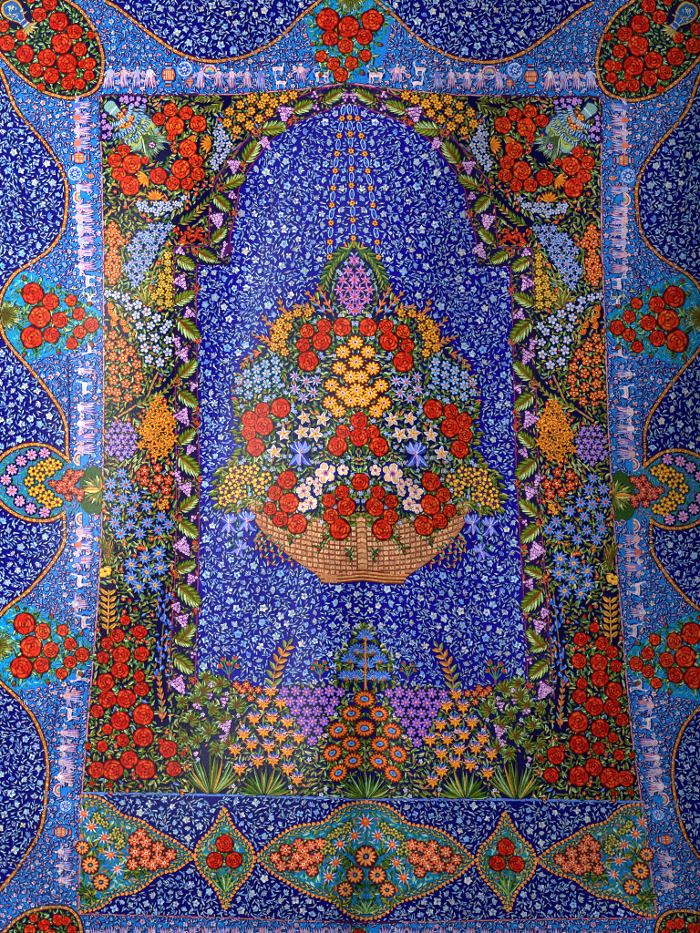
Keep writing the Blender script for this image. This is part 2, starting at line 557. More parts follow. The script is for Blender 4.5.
# ================================================================== outlines (left half)
wave_top = [(105, 1), (117, 7.7), (134, 21), (151, 34), (168.6, 47), (186, 56), (203, 60.3), (218, 61), (244, 56.8), (261, 49), (278.6, 38.6), (302.6, 15), (318, 2), (330, -10), (349, -14)]
wave_left_a = [(0, 69), (7, 86), (15, 107), (29, 125), (44.6, 142.6), (58, 163), (66, 182), (67, 199), (63.5, 228), (51, 248), (34, 261), (17, 272), (8, 283), (1.5, 296), (-1, 311), (2, 331), (10, 346), (26, 364), (41, 382), (53, 398), (62, 413), (67, 431), (67, 446), (68, 459)]
side_med = [(70, 462), (62, 455), (51.5, 448), (39.5, 444.5), (26, 445), (10, 451), (0, 459), (-7, 470), (-9, 482), (-7, 494), (0, 502), (5, 507), (15, 514), (27, 519), (43, 521), (56.6, 518), (65, 512)]
wave_left_b = [(64, 516), (64.5, 540), (58, 554), (50, 566), (39.5, 579), (26, 593), (12, 603.5), (0, 615), (-9, 630), (-12, 648), (-9, 668), (0, 682), (10, 691), (24, 705), (34, 718.6), (41, 734), (45.5, 748), (47.7, 766), (47, 787), (43, 820), (36.7, 838), (26, 855.6), (14, 873), (0, 890)]
wave_top_ext = [(60, -30), (88, -14)] + wave_top
corner_top = smooth([(67, 0), (80.6, 10), (92.6, 27), (99.5, 43), (103, 58), (102, 74), (98, 86), (89, 93.5), (72, 98), (57, 96), (41, 90), (26, 80), (14, 69), (3, 57), (-8, 42), (-20, 18), (-26, -8), (-20, -26), (0, -30), (25, -26), (48, -14)], 5, True)
corner_bot = smooth([(5, 931), (16, 920), (31, 911.5), (51, 907), (66, 908), (75, 914), (80, 924), (81.5, 938), (78, 960), (66, 985), (46, 1004), (20, 1012), (-4, 1006), (-18, 990), (-18, 965), (-8, 945)], 5, True)
panelL = [(float(np.interp(y, TL[0], TL[1])), y) for y in (95, 140, 190, 250, 320, 400, 460, 540, 600, 650, 720, 760, 793)]
panelL2 = [(float(np.interp(y, TL[0], TL[1])), y) for y in (793, 830, 870, 914)]

wl_a, wl_b, wt = smooth(wave_left_a, 5), smooth(wave_left_b, 5), smooth(wave_top, 5)
sm = smooth(side_med, 5)
# light band, left part of it: from centre top, round the corner, down, to below the frame
band_poly = ([(cx_at(-14), -14)] + wt[::-1] + [(88, -16), (70, -40), (-40, -60), (-40, 40), (-10, 55)] + wl_a + [(66, 462), (66, 514)] + wl_b + [(-30, 915), (-40, 1030), (120, 1030), (366, 1030), (366, 922.5)]
             + [(240, 918.6), (160, 916)] + panelL2[::-1] + panelL[::-1] + [(170, 95), (240, 94), (300, 89.5), (330, 85), (343, 83.5), (cx_at(84), 83.5)])
arch_outer = smooth([(cx_at(84), 83.5), (325, 87.5), (306, 94), (287, 102), (278.7, 110), (261.6, 124), (248, 138), (236, 151), (224, 167), (215, 182), (210, 200), (209, 229)], 5) + [(209, 246), (174, 246.5), (174.7, 315), (175.6, 400), (176.5, 470), (176, 540), (174, 600), (171, 640), (168, 692)]
arch_inner = smooth([(cx_at(103), 104), (338, 106), (325, 111), (308, 117.6), (291, 125), (273.6, 138), (260, 153.6), (248, 171), (239, 189), (237, 205), (232, 228)], 5) + [(230, 238), (230, 264.5), (196.5, 265), (196.3, 315), (198, 420), (199.6, 480), (199, 540), (196.5, 640), (195, 692)]
panel_poly = [(cx_at(84), 83.5), (343, 83.5), (325, 86), (300, 89.5), (240, 94), (170, 95)] + panelL + [(160, 794), (240, 795.5), (310, 798), (366.5, 799.5)]
panel_poly = [q for q in panel_poly]
field_poly = arch_inner + [(195, 700), (230, 712), (300, 720), (cx_at(720), 720)]
vine_poly = arch_outer + arch_inner[::-1]
lower_poly = panelL2 + [(160, 916), (240, 918.6), (300, 921), (366, 922.5), (366.5, 799.5), (310, 798), (240, 795.5), (160, 794)]

# ================================================================== build the design, part by part
RUG = '__rug__'
# ---- the deep blue outer cloth
outer = Part('outer_field', RUG, None)
outer_half = [(-95, -95), (cx_at(-95), -95), (cx_at(-95), 40)]
g = [(x, y) for x, y in ((-95, -95), (795, -95), (795, 1030), (-95, 1030))]
ground(outer, g, BLUE, 0.0, 7.0)
outer_s = Part('scattered_blossoms', outer, 'self', label='pale blue blossoms, stems and leaves all over the deep blue outer cloth')
top_scallop = wt + [(cx_at(-90), -40), (88, -40)]
left_scallop_a = [(-60, 60)] + wl_a + sm[:7] + [(-60, 470)]
left_scallop_b = [(-60, 505)] + sm[10:] + wl_b + [(-60, 900)]

# ---- the light band
band = Part('figure_border', RUG, 'self', label='light blue band with rows of small pink figures and flower sprays')
ground(band, band_poly, SKY_, 0.0004, 6.5)

def edge_beads(p, path, closed=False, z=0.0010, w=4.0, step=3.1, gold=(196, 132, 56)):
    """maroon and gold beaded edging"""
    pts = resample(path, 2.4, closed)
    if closed: pts = pts + [pts[0]]
    line(p, pts, w + 1.5, (58, 8, 22), -1.2)
    line(p, pts, w - 1.2, (170, 92, 42), -.8)
    for k, q in enumerate(resample(path, step, closed)):
        emit(p, ell(q[0], q[1], 1.35, 1.35, U(0, 1), 7), gold if k % 2 else (226, 176, 98), 0)
        emit(p, ell(q[0], q[1], .6, .6, 0, 5), (120, 30, 24), .3)
    for q in path[::2]: mark(q[0], q[1], w / 2 + .6)

def beads_part(parent, path, closed=False, sym='pair'):
    e = Part('beaded_edge', parent, sym)
    edge_beads(e, path, closed)
    return e
beads_part(band, wt)
beads_part(band, wl_a)
beads_part(band, wl_b)

def roses_at(parent, lst, hue=(0, .8), name='rose', sub=True, sym='pair', lev=2, axis=None):
    for x, y, r in lst:
        q = Part(name, parent, sym) if sub else parent
        rose(q, x, y, r, U(*hue), lev)
        mark(x, y, r)

# ---- rose clusters on the band
CL = [(32.6, 293.7, 10.6), (50.6, 301.5, 8), (40, 317, 10.8), (60, 320, 7.8), (71, 300.6, 5.8), (79, 314, 6.4), (91.8, 324.6, 7.2), (79.8, 332, 6.4), (72, 343.5, 5.8), (51.5, 335, 8), (31.7, 337.5, 10.8)]
def rose_cluster(f, fa, sym, ground_poly, clip_half=False):
    """f maps cluster coordinates (as on the upper left) to the chart, fa turns angles"""
    c = Part('rose_cluster', RUG, sym)
    ground(c, [f(x, y) for x, y in ground_poly], TURQ, 0.0007, 6)
    lst = [(*f(x, y), r) for x, y, r in CL]
    for k in range(15):                                      # palmette at the foot
        a = -1.35 + 2.7 * k / 14
        L = 25 * (1 - .32 * abs(a))
        x0, y0 = f(2, 315)
        col = [((196, 210, 170), (120, 160, 90)), ((116, 140, 50), (66, 96, 30)), ((176, 140, 60), (110, 100, 40))][k % 3]
        leaf(c, x0, y0, L, 4.2, fa(a), col[0], col[1], lev=.2, rib=(60, 60, 20))
        L2 = L * .6
        leaf(c, x0, y0, L2, 3.2, fa(a + .08), (110, 120, 36), (70, 60, 20), lev=1.2)
    for x, y, r in lst:
        leaf_ring(c, x, y, r * .75, 6 if r > 7 else 5, GREENS, (r * .75, r * 1.15), (3, 4.4), .2)
    for q, a in (((25, 280), -1.9), ((58, 288), -1.2), ((88, 305), -.7), ((90, 343), .7), ((58, 350), 1.3), ((25, 352), 1.9)):
        x, y = f(*q); bud(c, x, y, 2.0, fa(a))
    for _ in range(26):
        x, y = f(U(24, 92), U(286, 346)); a = U(0, 6.28)
        cc = random.choice([((196, 216, 150), (150, 180, 110)), ((120, 190, 150), (60, 130, 100)), ((206, 206, 170), (140, 150, 100))])
        leaf(c, x, y, U(5, 9), 1.8, a, cc[0], cc[1], lev=1.0)
    roses_at(c, lst, (0, .9), sym=('pair' if sym == 'pair' else None))
    for q, rr in (((10, 314), 11), ((22, 300), 6), ((22, 330), 6)): mark(*f(*q), rr * .6)
    leaf_fill(c, [[f(x, y) for x, y in ground_poly]], [((50, 170, 214), (20, 120, 190)), ((120, 200, 220), (50, 150, 200)), ((14, 96, 160), (10, 80, 150)), ((96, 140, 60), (50, 100, 60)), ((150, 180, 110), (70, 130, 90)), ((110, 150, 60), (40, 90, 60))], (4, 8), (1.4, 2.4), 1.0, True)
    return c

gp_side = smooth([(1, 300), (8, 284), (24, 272), (44, 280), (66, 290), (84, 302), (101, 316), (101, 332), (84, 345), (66, 352), (44, 356), (24, 361), (10, 345), (2, 330)], 4, True)
rc1 = rose_cluster(lambda x, y: (x, y), lambda a: a, 'pair', gp_side)
mark_poly(gp_side)
f2 = lambda x, y: (x - 9 + (y - 317) * -.05, y + 330)
rc2 = rose_cluster(f2, lambda a: a, 'pair', gp_side)
mark_poly([f2(*q) for q in gp_side])
ft = lambda x, y: (348.5 - (y - 317) * 1.02, 28 + (x - 41) * .92)
rc3 = rose_cluster(ft, lambda a: a + PI / 2, None, gp_side)
rc3.label = 'topmost rose cluster, in the middle of the upper edge'
mark_poly([ft(*q) for q in gp_side])
fb = lambda x, y: (366.5 - (y - 317) * 1.02, 980 - (x - 41) * .86)
rc4 = rose_cluster(fb, lambda a: a - PI / 2, None, gp_side)
mark_poly([fb(*q) for q in gp_side])

# ---- corner medallions
Z = zm(0, 0)
CM = [(50, 3, 7.5), (39.5, 14.6, 7), (59, 21.5, 9.5), (74.6, 31.7, 7.6), (61.7, 43, 10), (80, 49, 7), (25, 54, 9), (47, 58, 9), (67, 63.5, 10), (36, 70, 7.2), (51.5, 75.5, 8), (83, 64, 5), (90, 63.5, 6), (89, 75.5, 5.6), (68, 83, 7), (80, 84, 5.6), (7, 43, 8), (22, 35, 6), (3, 26, 6.2), (41, 87, 4), (91, 35, 4), (31, -2, 5), (73, 74, 4), (-8, 20, 7), (35, -18, 7), (-10, 0, 7)]
def vase(p, x, y, a, s=1.0):
    """blue flask with gold scrolls, mouth towards a"""
    body = [(-17, -3), (-18, 3), (-14, 8.5), (-7, 10), (0, 8), (6, 4.5), (11, 3.4), (16, 4.2), (16, -4.2), (11, -3.4), (6, -4.5), (0, -8), (-7, -10), (-14, -8.5)]
    B = smooth([(u * s, v * s) for u, v in body], 3, True)
    emit(p, place([(u * 1.12, v * 1.14) for u, v in B], x, y, a), (60, 20, 20), 1.5)
    emit(p, place(B, x, y, a), (202, 150, 60), 1.8)
    emit(p, place([(u * .9, v * .8) for u, v in B], x, y, a), (30, 84, 150), 2.1)
    for k in range(20):
        u, v = U(-14, 2) * s, U(-5, 5) * s
        q = place([(u, v)], x, y, a)[0]
        leaf(p, q[0], q[1], U(4, 7) * s, 2.2 * s, a + U(-2.5, 2.5), random.choice([(206, 160, 70), (150, 200, 220), (80, 170, 200)]), (30, 80, 140), out=None, lev=2.2, bend=.2)
    q = place([(-9 * s, 0)], x, y, a)[0]
    flower(p, q[0], q[1], 3.2 * s, 6, (170, 200, 220), (40, 60, 140), (210, 150, 70), lev=2.5)
    for u in (8, 10.5, 13):
        line(p, place([(u * s, -3.4 * s), (u * s, 3.4 * s)], x, y, a), 1.0 * s, (176, 190, 220) if u != 10.5 else (70, 60, 150), 3.2)
    for t in (-1.2, -.7, -.3, .1, .5, .9, 1.3):
        q = place([(15 * s, 0)], x, y, a)[0]
        c = random.choice([((206, 170, 90), (170, 110, 50)), ((140, 170, 90), (60, 90, 30)), ((206, 214, 170), (110, 150, 90))])
        leaf(p, q[0], q[1], U(9, 13) * s, 3 * s, a + t, c[0], c[1], lev=2.4)
def corner(poly, lst, vz, name='corner_medallion'):
    m = Part(name, RUG, 'pair')
    ground(m, poly, (16, 8, 58), 0.0007, 6)
    for x, y, r in lst:
        leaf_ring(m, x, y, r * .8, 6, GREENS, (r * .55, r * .95), (2.6, 4), .2)
    for x, y, r in lst:
        rose(m, x, y, r, U(-.15, .45)); mark(x, y, r + .7)
    b = Part('beaded_edge', m, 'pair')
    edge_beads(b, poly, True)
    if vz:
        v = Part('vase', m, 'pair')
        vase(v, *vz)
        mark(vz[0], vz[1], 14); mark(vz[0] + 10, vz[1] + 12, 8)
    leaf_fill(m, [poly], GREENS[:4] + [GREENS[5]], (4, 7), (2, 3.2), .8)
    mark_poly(poly)
    return m
corner(corner_top, CM, (17, 15, .83))
CB = [(44, 925, 6), (58, 920, 6), (66, 921, 5), (34, 918, 4.5), (72, 930, 5), (30, 930, 6), (50, 936, 7), (62, 940, 6), (18, 940, 7), (36, 950, 8), (56, 957, 8), (20, 962, 8), (44, 975, 8), (66, 968, 6), (10, 985, 7), (30, 990, 8)]
corner(corner_bot, CB, None)

# ---- side medallions
md = Part('side_medallion', RUG, 'pair')
md_poly = sm + [(72, 512), (86, 513), (102, 513), (102, 469), (86, 468), (72, 464)]
ground(md, md_poly, (24, 116, 164), 0.0007, 6)
b = Part('beaded_edge', md, 'pair')
edge_beads(b, sm)
Z = zm(0, 430)
for x, y in Z((260, 135), (185, 145), (125, 180), (70, 230), (35, 290), (70, 355), (115, 415), (180, 460), (260, 480)) :
    flower(md, x, y, 6.2, 8, (206, 150, 214), (120, 70, 170), (224, 140, 90), (120, 30, 30)); mark(x, y, 6)
for x, y in Z((295, 190), (245, 210), (335, 205), (290, 240), (195, 240), (235, 275), (170, 300), (235, 340), (195, 360), (285, 380), (245, 400), (335, 420), (290, 435)):
    flower(md, x, y, 5.6, 6, (236, 172, 44), (176, 104, 20), (96, 40, 20), (30, 10, 20), out=(30, 40, 50)); mark(x, y, 5.4)
for x, y in Z((410, 250), (470, 255), (435, 288), (385, 285), (310, 312), (350, 318), (375, 352), (418, 340), (440, 356), (400, 392), (465, 395), (470, 365), (450, 262), (345, 345), (375, 315), (410, 310)):
    flower(md, x, y, 4.2, 6, (206, 84, 56), (130, 30, 30), (236, 170, 150), (120, 20, 20), out=(70, 10, 20)); mark(x, y, 4)
q = Part('palmette', md, 'pair')
emit(q, smooth([(84, 470), (101, 469), (101, 512), (84, 511), (79, 491)], 4, True), (40, 78, 26), .2)
for k in range(13):
    a = PI + (-1.5 + 3.0 * k / 12)
    c = [((150, 120, 40), (90, 80, 20)), ((96, 130, 50), (44, 80, 26)), ((190, 200, 130), (110, 130, 60))][k % 3]
    leaf(q, 101, 490, 22 * (1 - .2 * abs(a - PI)), 4, a, c[0], c[1], lev=1)
leaf(q, 101, 490, 20, 6, PI, (226, 150, 60), (196, 180, 90), out=(90, 30, 20), lev=2.5, rib=(150, 60, 30))
mark_poly([(80, 468), (102, 468), (102, 513), (80, 513)])
leaf_fill(md, [md_poly], [((70, 160, 150), (30, 100, 110)), ((120, 180, 160), (50, 120, 120)), ((96, 140, 70), (40, 90, 50)), ((150, 110, 190), (90, 70, 160))], (3, 6), (1.5, 2.4), .8)
mark_poly(md_poly)

# ---- figures along the band (left column, then the top row)
PINK = [(204, 172, 198), (172, 152, 208), (206, 186, 202), (156, 164, 218), (204, 158, 166), (196, 190, 206)]
INK = (28, 24, 110)
def man(p, x, y, a, h=24, w=7.5):
    """a small robed figure of overlapping pleats, arms, head and cap"""
    motif()
    w *= U(.85, 1.15); h *= U(.9, 1.02); lean = U(-.08, .08); a += lean
    c0 = random.choice(PINK)
    hem = random.choice((.5, .36, .22))
    for k in range(5):
        t = k / 4. - .5
        c = random.choice(PINK) if R() < .5 else c0
        q = place([(h * .22, t * w * .5)], x, y, a)[0]
        leaf(p, q[0], q[1], h * U(.62, .76), w * .34, a + PI - t * hem, c, random.choice([(120, 104, 190), (150, 104, 160), (60, 90, 196), (176, 100, 116), (40, 110, 206)]), out=INK, lev=.3 + .9 * (k % 2) + .2 * (k // 2))
    if R() < .45:                                            # wings or a shawl
        for sd in (1, -1):
            q = place([(h * .16, sd * w * .3)], x, y, a)[0]
            for t in (.5, .9): leaf(p, q[0], q[1], h * U(.3, .42), w * .28, a + sd * (t + 1.2), random.choice(PINK), (150, 120, 206), out=INK, lev=.2)
    emit(p, place([(h * .0, -w * .26), (h * .0, w * .26), (h * .24, w * .4), (h * .3, 0), (h * .24, -w * .4)], x, y, a), random.choice(PINK + [(196, 100, 84), (90, 110, 206)]), 2.9)
    for sd in (1, -1):
        line(p, place([(h * .2, sd * w * .38), (h * .06, sd * w * U(.6, .8)), (h * U(.0, .3), sd * w * U(.7, 1.0))], x, y, a), 1.15, random.choice(PINK), 3.0)
    q = place([(h * .37, 0)], x, y, a)[0]
    emit(p, ell(q[0], q[1], 2.0, 2.0, 0, 8), INK, 1.3)
    emit(p, ell(q[0], q[1], 1.45, 1.45, 0, 8), (226, 190, 180), 1.7)
    q = place([(h * .43, 0)], x, y, a)[0]
    leaf(p, q[0], q[1], h * .1, 2.4, a + U(-.5, .5), random.choice([(190, 90, 80), (90, 80, 180), (210, 160, 190), (206, 140, 110)]), (110, 60, 120), out=INK, lev=1.7)
    if R() < .4:
        q = place([(-h * U(.0, .2), w * U(-.2, .2))], x, y, a)[0]
        emit(p, ell(q[0], q[1], 1.0, 1.0, 0, 6), (196, 66, 46), 2)
    mark_line(place([(-h * .5, 0), (h * .3, 0)], x, y, a), w * .3)
    mark(*place([(h * .4, 0)], x, y, a)[0], 2.6)
def deer(p, x, y, a, s=1., m=1):
    P_ = lambda l: place([(u * s, v * s * m) for u, v in l], x, y, a)
    body = smooth([(-1, -8), (3, -7), (3.5, 0), (3, 6), (0, 8), (-3, 6), (-2, 0), (-3, -6)], 3, True)
    emit(p, P_([(u * 1.25, v * 1.15) for u, v in body]), INK, .3)
    c = (208, 190, 208); s *= .9
    emit(p, P_(body), c, .9)
    line(p, P_([(1, 6), (6, 8.5), (9, 8)]), 2.4 * s, c, 1.0, 1.8 * s)
    emit(p, ell(*P_([(10, 9)])[0], 2.1 * s, 1.5 * s, a + .6, 8), c, 1.1)
    for v in (-6, -4, 4, 6.5):
        line(p, P_([(-2, v), (-6, v + U(-1, 1)), (-9, v + U(-1.5, 1.5))]), 1.2 * s, c, 1.0)
    line(p, P_([(11, 8), (14, 6), (15, 3)]), .8 * s, (206, 160, 190), 1.0)
    line(p, P_([(0, -7), (4, -10), (8, -9)]), 1.2 * s, c, .9)
    line(p, P_([(1, -5), (1.5, 4)]), .8 * s, (214, 130, 80), 1.5)
    mark_line(P_([(0, -9), (0, 9)]), 5 * s); mark_line(P_([(0, 8), (12, 8)]), 3 * s)
def jar(p, x, y, a, s=1.):
    P_ = lambda l: place([(u * s, v * s) for u, v in l], x, y, a)
    emit(p, P_([(-13, -4.5), (-13, 4.5), (-9, 3), (-7, 6), (-1, 7.4), (5, 6), (7, 2.5), (12, 4.5), (12, -4.5), (7, -2.5), (5, -6), (-1, -7.4), (-7, -6), (-9, -3)]), (40, 20, 100), .2)
    emit(p, P_([(-6.5, -5), (-6.5, 5), (-1, 6.5), (4.5, 5), (4.5, -5), (-1, -6.5)]), (186, 92, 66), .8)
    for v in (-4, -2, 0, 2, 4):
        line(p, P_([(-5, v), (3, v)]), .9 * s, (214, 168, 130), 1.4)
    line(p, P_([(-1, -6), (-1, 6)]), 1.2 * s, (170, 40, 40), 1.8)
    for u, c in ((-8, (120, 170, 220)), (6, (120, 170, 220)), (-11.5, (206, 90, 60)), (10, (206, 90, 60))):
        line(p, P_([(u, -3.2), (u, 3.2)]), 1.9 * s, c, 1.4)
    mark(x, y, 9 * s); mark_line(P_([(-12, 0), (12, 0)]), 4 * s)
def wheel(p, x, y, r):
    emit(p, ell(x, y, r, r, 0, 16), (170, 180, 220), .3)
    emit(p, ell(x, y, r * .8, r * .8, 0, 16), (44, 96, 200), .8)
    emit(p, ell(x, y, r * .5, r * .5, 0, 14), (24, 40, 140), 1.1)
    for k in range(8):
        a = k * PI / 4
        emit(p, ell(x + r * .62 * math.cos(a), y + r * .62 * math.sin(a), .8, .8, 0, 6), (190, 210, 240), 1.4)
    flower(p, x, y, r * .4, 6, (200, 214, 240), (90, 120, 210), (40, 30, 120), lev=1.3, out=None)
    mark(x, y, r + .6)
def arch(p, x, y, a, s=1.):
    for r, c in ((8, (224, 190, 200)), (6.4, (60, 50, 150)), (5.4, (214, 120, 80)), (4, (196, 190, 120)), (2.6, (60, 140, 190))):
        emit(p, [(x + r * s * math.cos(a + t), y + r * s * math.sin(a + t)) for t in np.linspace(-1.6, 1.6, 10)], c, .4 + (8 - r) * .3)
    mark(x, y, 8 * s)
lx = lambda y: float(np.interp(y, TL[0], TL[1]))
figs = Part('woven_figure_row', band, 'self', label='rows of pink robed figures, jars and deer along the inner side of the light band')
for y in (105, 118, 131, 143): man(figs, lx(y) - 20, y, PI, 25)
jar(figs, 80, 158, 0, .85); wheel(figs, 75, 173.5, 7); jar(figs, 91, 176, 0, .45)
for y in (187, 207, 217, 228): man(figs, lx(y) - 20, y, PI, 25)
arch(figs, 80, 197, PI, .9)
for y in (240, 252, 266): man(figs, lx(y) - 19, y, PI, 24)
deer(figs, 88, 281, PI, .8); deer(figs, 90, 299, PI, .75); deer(figs, 90, 348, PI, .75, -1)
for y in (370, 408, 424, 438, 449): man(figs, lx(y) - 19, y, PI, 26)
deer(figs, 85, 388, PI, .85)
arch(figs, 80, 459, PI, .85); arch(figs, 82, 519, PI, .85)
for y in (532, 545, 560, 604): man(figs, lx(y) - 19, y, PI, 26)
deer(figs, 80, 581, PI, .85); deer(figs, 84, 622, PI, .85); deer(figs, 79, 675, PI, .8, -1)
for y in (696, 733, 748, 762, 777): man(figs, lx(y) - 19, y, PI, 26)
deer(figs, 70, 714, PI, .8)
arch(figs, 60, 790, PI, .85); wheel(figs, 66, 806, 5.5); jar(figs, 62, 832, 0, .8)
for y in (852, 866, 880): man(figs, 64, y, PI, 22, 6)
for x in (110, 124, 137, 150): man(figs, x, 77, -PI / 2, 27)
jar(figs, 168.5, 74, -PI / 2, 1.0); wheel(figs, 184.5, 69, 7.5); jar(figs, 190, 81, -PI / 2, .5)
for x in (201, 219, 232, 247, 261): man(figs, x, 78, -PI / 2, 25)
arch(figs, 209.5, 72, -PI / 2, .95)
deer(figs, 278, 69, -PI / 2, .75); deer(figs, 281, 83, -PI / 2, .7, -1)
man(figs, 301, 73, -PI / 2, 24); deer(figs, 322, 75, -PI / 2, .95)
for x in range(95, 350, 14): man(figs, x, 937, PI / 2, 24)
line(figs, [(66.5, 100), (66.5, 122)], .8, INK, -.5)
for a_, b_ in (((66, 205), (66, 290)), ((68, 350), (69, 455)), ((69, 520), (64, 600)), ((58, 690), (50, 760)), ((106, 61), (160, 61)), ((240, 63), (310, 61))):
    line(figs, [a_, b_], .8, INK, -.5)

BP_W = [(224, 202, 212), (200, 176, 212), (190, 208, 232), (224, 200, 190), (166, 200, 236)]
BP_S = [(70, 136, 216), (150, 124, 192), (60, 160, 230), (180, 110, 120), (24, 50, 140), (40, 140, 222)]
sprigs(band, [band_poly], 1.15, BP_W, BP_S, ((206, 70, 50), (214, 120, 60), (170, 30, 50)), (2.7, 3.8), 3.4, .8, (24, 26, 120), outline=(12, 16, 104), dot=[(196, 60, 50), (30, 20, 110), (20, 30, 130), (120, 190, 240)])
# fine dark and pale hatching between the sprays
msk = mask_of([band_poly])
for _ in range(30000):
    x, y = U(-20, 366), U(-20, 1000)
    i = oi(x, y)
    if occ[i] or not msk[i]: continue
    a = U(0, 6.28)
    if not free_leaf(msk, x, y, 2.2, .8, a): continue
    line(band, [(x, y), (x + 1.3 * math.cos(a), y + 1.3 * math.sin(a)), (x + 2.4 * math.cos(a + .5), y + 2.4 * math.sin(a + .5))], .75, random.choice([(14, 40, 130), (110, 190, 240), (70, 160, 232), (170, 180, 222), (90, 170, 236)]), .1)
    mark_leaf(x, y, 2.2, .8, a, .3)
sprigs(outer_s, [top_scallop, left_scallop_a, left_scallop_b], outline=(8, 3, 84))

# ================================================================== the garden panel
pan = Part('garden_panel', RUG, 'self', label='dark navy garden ground round the arch, full of small leaves')
ground(pan, panel_poly, PANEL, 0.0007, 6.5)
rim = Part('panel_rim', pan, 'self')
rim_path = panel_poly[1:6] + panelL
line(rim, resample(rim_path, 5), 2.6, (60, 14, 60), -1.2)
line(rim, resample(rim_path, 5), 1.3, (206, 130, 150), -.8)
line(rim, resample([panelL[-1], (160, 794), (240, 795.5), (310, 798), (366.5, 799.5)], 5), 2.2, (86, 130, 226), -.6)
occ_a = np.frombuffer(occ, np.uint8).reshape(OH, OW)

# ---- vine band along the arch
vine = Part('grape_vine_band', RUG, 'pair')
ground(vine, vine_poly, (24, 10, 72), 0.0011, 5)
for path in (arch_outer, arch_inner):
    line(vine, resample(path, 4), 2.0, (40, 6, 50), -1.0)
    line(vine, resample(path, 4), 1.05, (150, 40, 110), -.7)
VL = [(333, 96.5, 23, -.55, 1), (303, 107, 25, -.42, 1), (273.6, 128, 27, -.1, -1), (251, 152, 29, -1.0, 1), (235, 181, 26, -.45, -1), (222, 203, 25, .8, 1), (219, 235, 23, -.75, 1), (207, 256, 22, .5, 1), (186, 263, 24, .55, 1),
      (184, 298, 24, -.5, 1), (188.5, 329, 31, .78, 1), (187.6, 369, 28, -.75, 1), (188, 399, 27, .65, 1), (187, 437, 24, -.75, 1), (189, 465, 31, .75, 1), (188.5, 504, 27, -.65, 1), (188.5, 529, 28, .7, 1),
      (186, 567, 24, -.35, 1), (189, 595, 31, .78, 1), (187, 633, 25, -.8, 1), (184, 664, 27, .7, 1), (183, 641, 20, .4, 1)]
GR = [(345, 97, 7, 8, PI / 2), (314, 95, 8, 7, 2.6), (316.5, 108, 7, 7, .6), (285, 114, 15, 14, PI * .55), (266, 144, 11, 12, .9), (234, 167, 13, 13, PI * .5), (233, 196, 7, 8, .6), (218, 221, 13, 15, 1.4), (225.6, 251, 12, 15, 2.2), (181, 251.5, 9, 9, .6), (182, 283, 12, 14, 1.0),
      (188, 314, 12, 10, 2.4), (177.5, 343, 8, 11, 1.2), (184, 356, 12, 14, 1.1), (193, 387, 8, 8, 2.0), (184, 418, 14, 16, 1.0), (190, 450, 9, 10, 2.2), (178, 477, 8, 11, 1.2), (187, 490, 13, 13, 1.2), (193, 519, 7, 7, 2.0), (184, 548, 15, 17, .9), (191, 580, 11, 11, 2.0),
      (177, 608, 9, 10, 1.2), (183.5, 622, 13, 14, 1.3), (179.5, 686, 15, 17, 1.0), (193, 655, 6, 7, 2)]
for x, y, w, h, a in GR:
    q = Part('grape_bunch', vine, 'pair'); grapes(q, x, y, w, h, a)
    mark(x, y, w * .5)
for x, y, L, a, fl in VL:
    q = Part('vine_leaf', vine, 'pair'); vine_leaf(q, x, y, L, a, 1.2, fl)
    mark(x, y, L * .4)
for (x, y) in [(292, 121), (258, 133), (243, 167), (221, 187), (236, 213), (196, 250), (196, 290), (197, 340), (178, 383), (197, 410), (197, 425), (198, 480), (178, 518), (196, 545), (177, 575), (197, 610), (194, 680)]:
    a = U(0, 6)
    for k in range(3):
        leaf(vine, x, y, U(4, 6), 1.8, a + k * .8, (220, 90, 40), (170, 50, 40), out=(60, 8, 50), lev=1)
    sp = [(x + r_ * math.cos(a + r_), y + r_ * math.sin(a + r_)) for r_ in (1, 2, 3, 4.2, 5.4)]
    line(vine, sp, 1.0, (196, 84, 44), 1.6)
leaf_fill(vine, [vine_poly], OLIVES + GREENS[2:4] + [((60, 40, 130), (40, 26, 110)), ((206, 90, 50), (150, 50, 40))], (4, 7), (1.6, 2.6), .8)
mark_poly(vine_poly)

# ---- corner bouquet of the panel
bq = Part('corner_bouquet', RUG, 'pair')
CR = [(170.5, 110, 7), (186, 113, 7), (159, 119, 6.5), (175, 126, 9.5), (198, 123.6, 8.5), (187.6, 148.5, 9), (196, 161, 7), (181, 169, 9.5), (198, 174, 7), (187.6, 183.6, 6.5), (173, 183.6, 7.2), (158.5, 176, 8.6), (130, 185.5, 10), (119, 174, 7), (132, 164, 9.5), (115, 160.5, 7), (124, 150, 6.2), (171, 137, 4.5), (145, 160, 4)]
for x, y, r in CR:
    leaf_ring(bq, x, y, r * .75, 6, GREENS, (r * .6, r * 1.15), (3, 4.2), .2)
for x, y, r in CR:
    rose(bq, x, y, r, U(.2, .95)); mark(x, y, r + .6)
v = Part('vase', bq, 'pair')
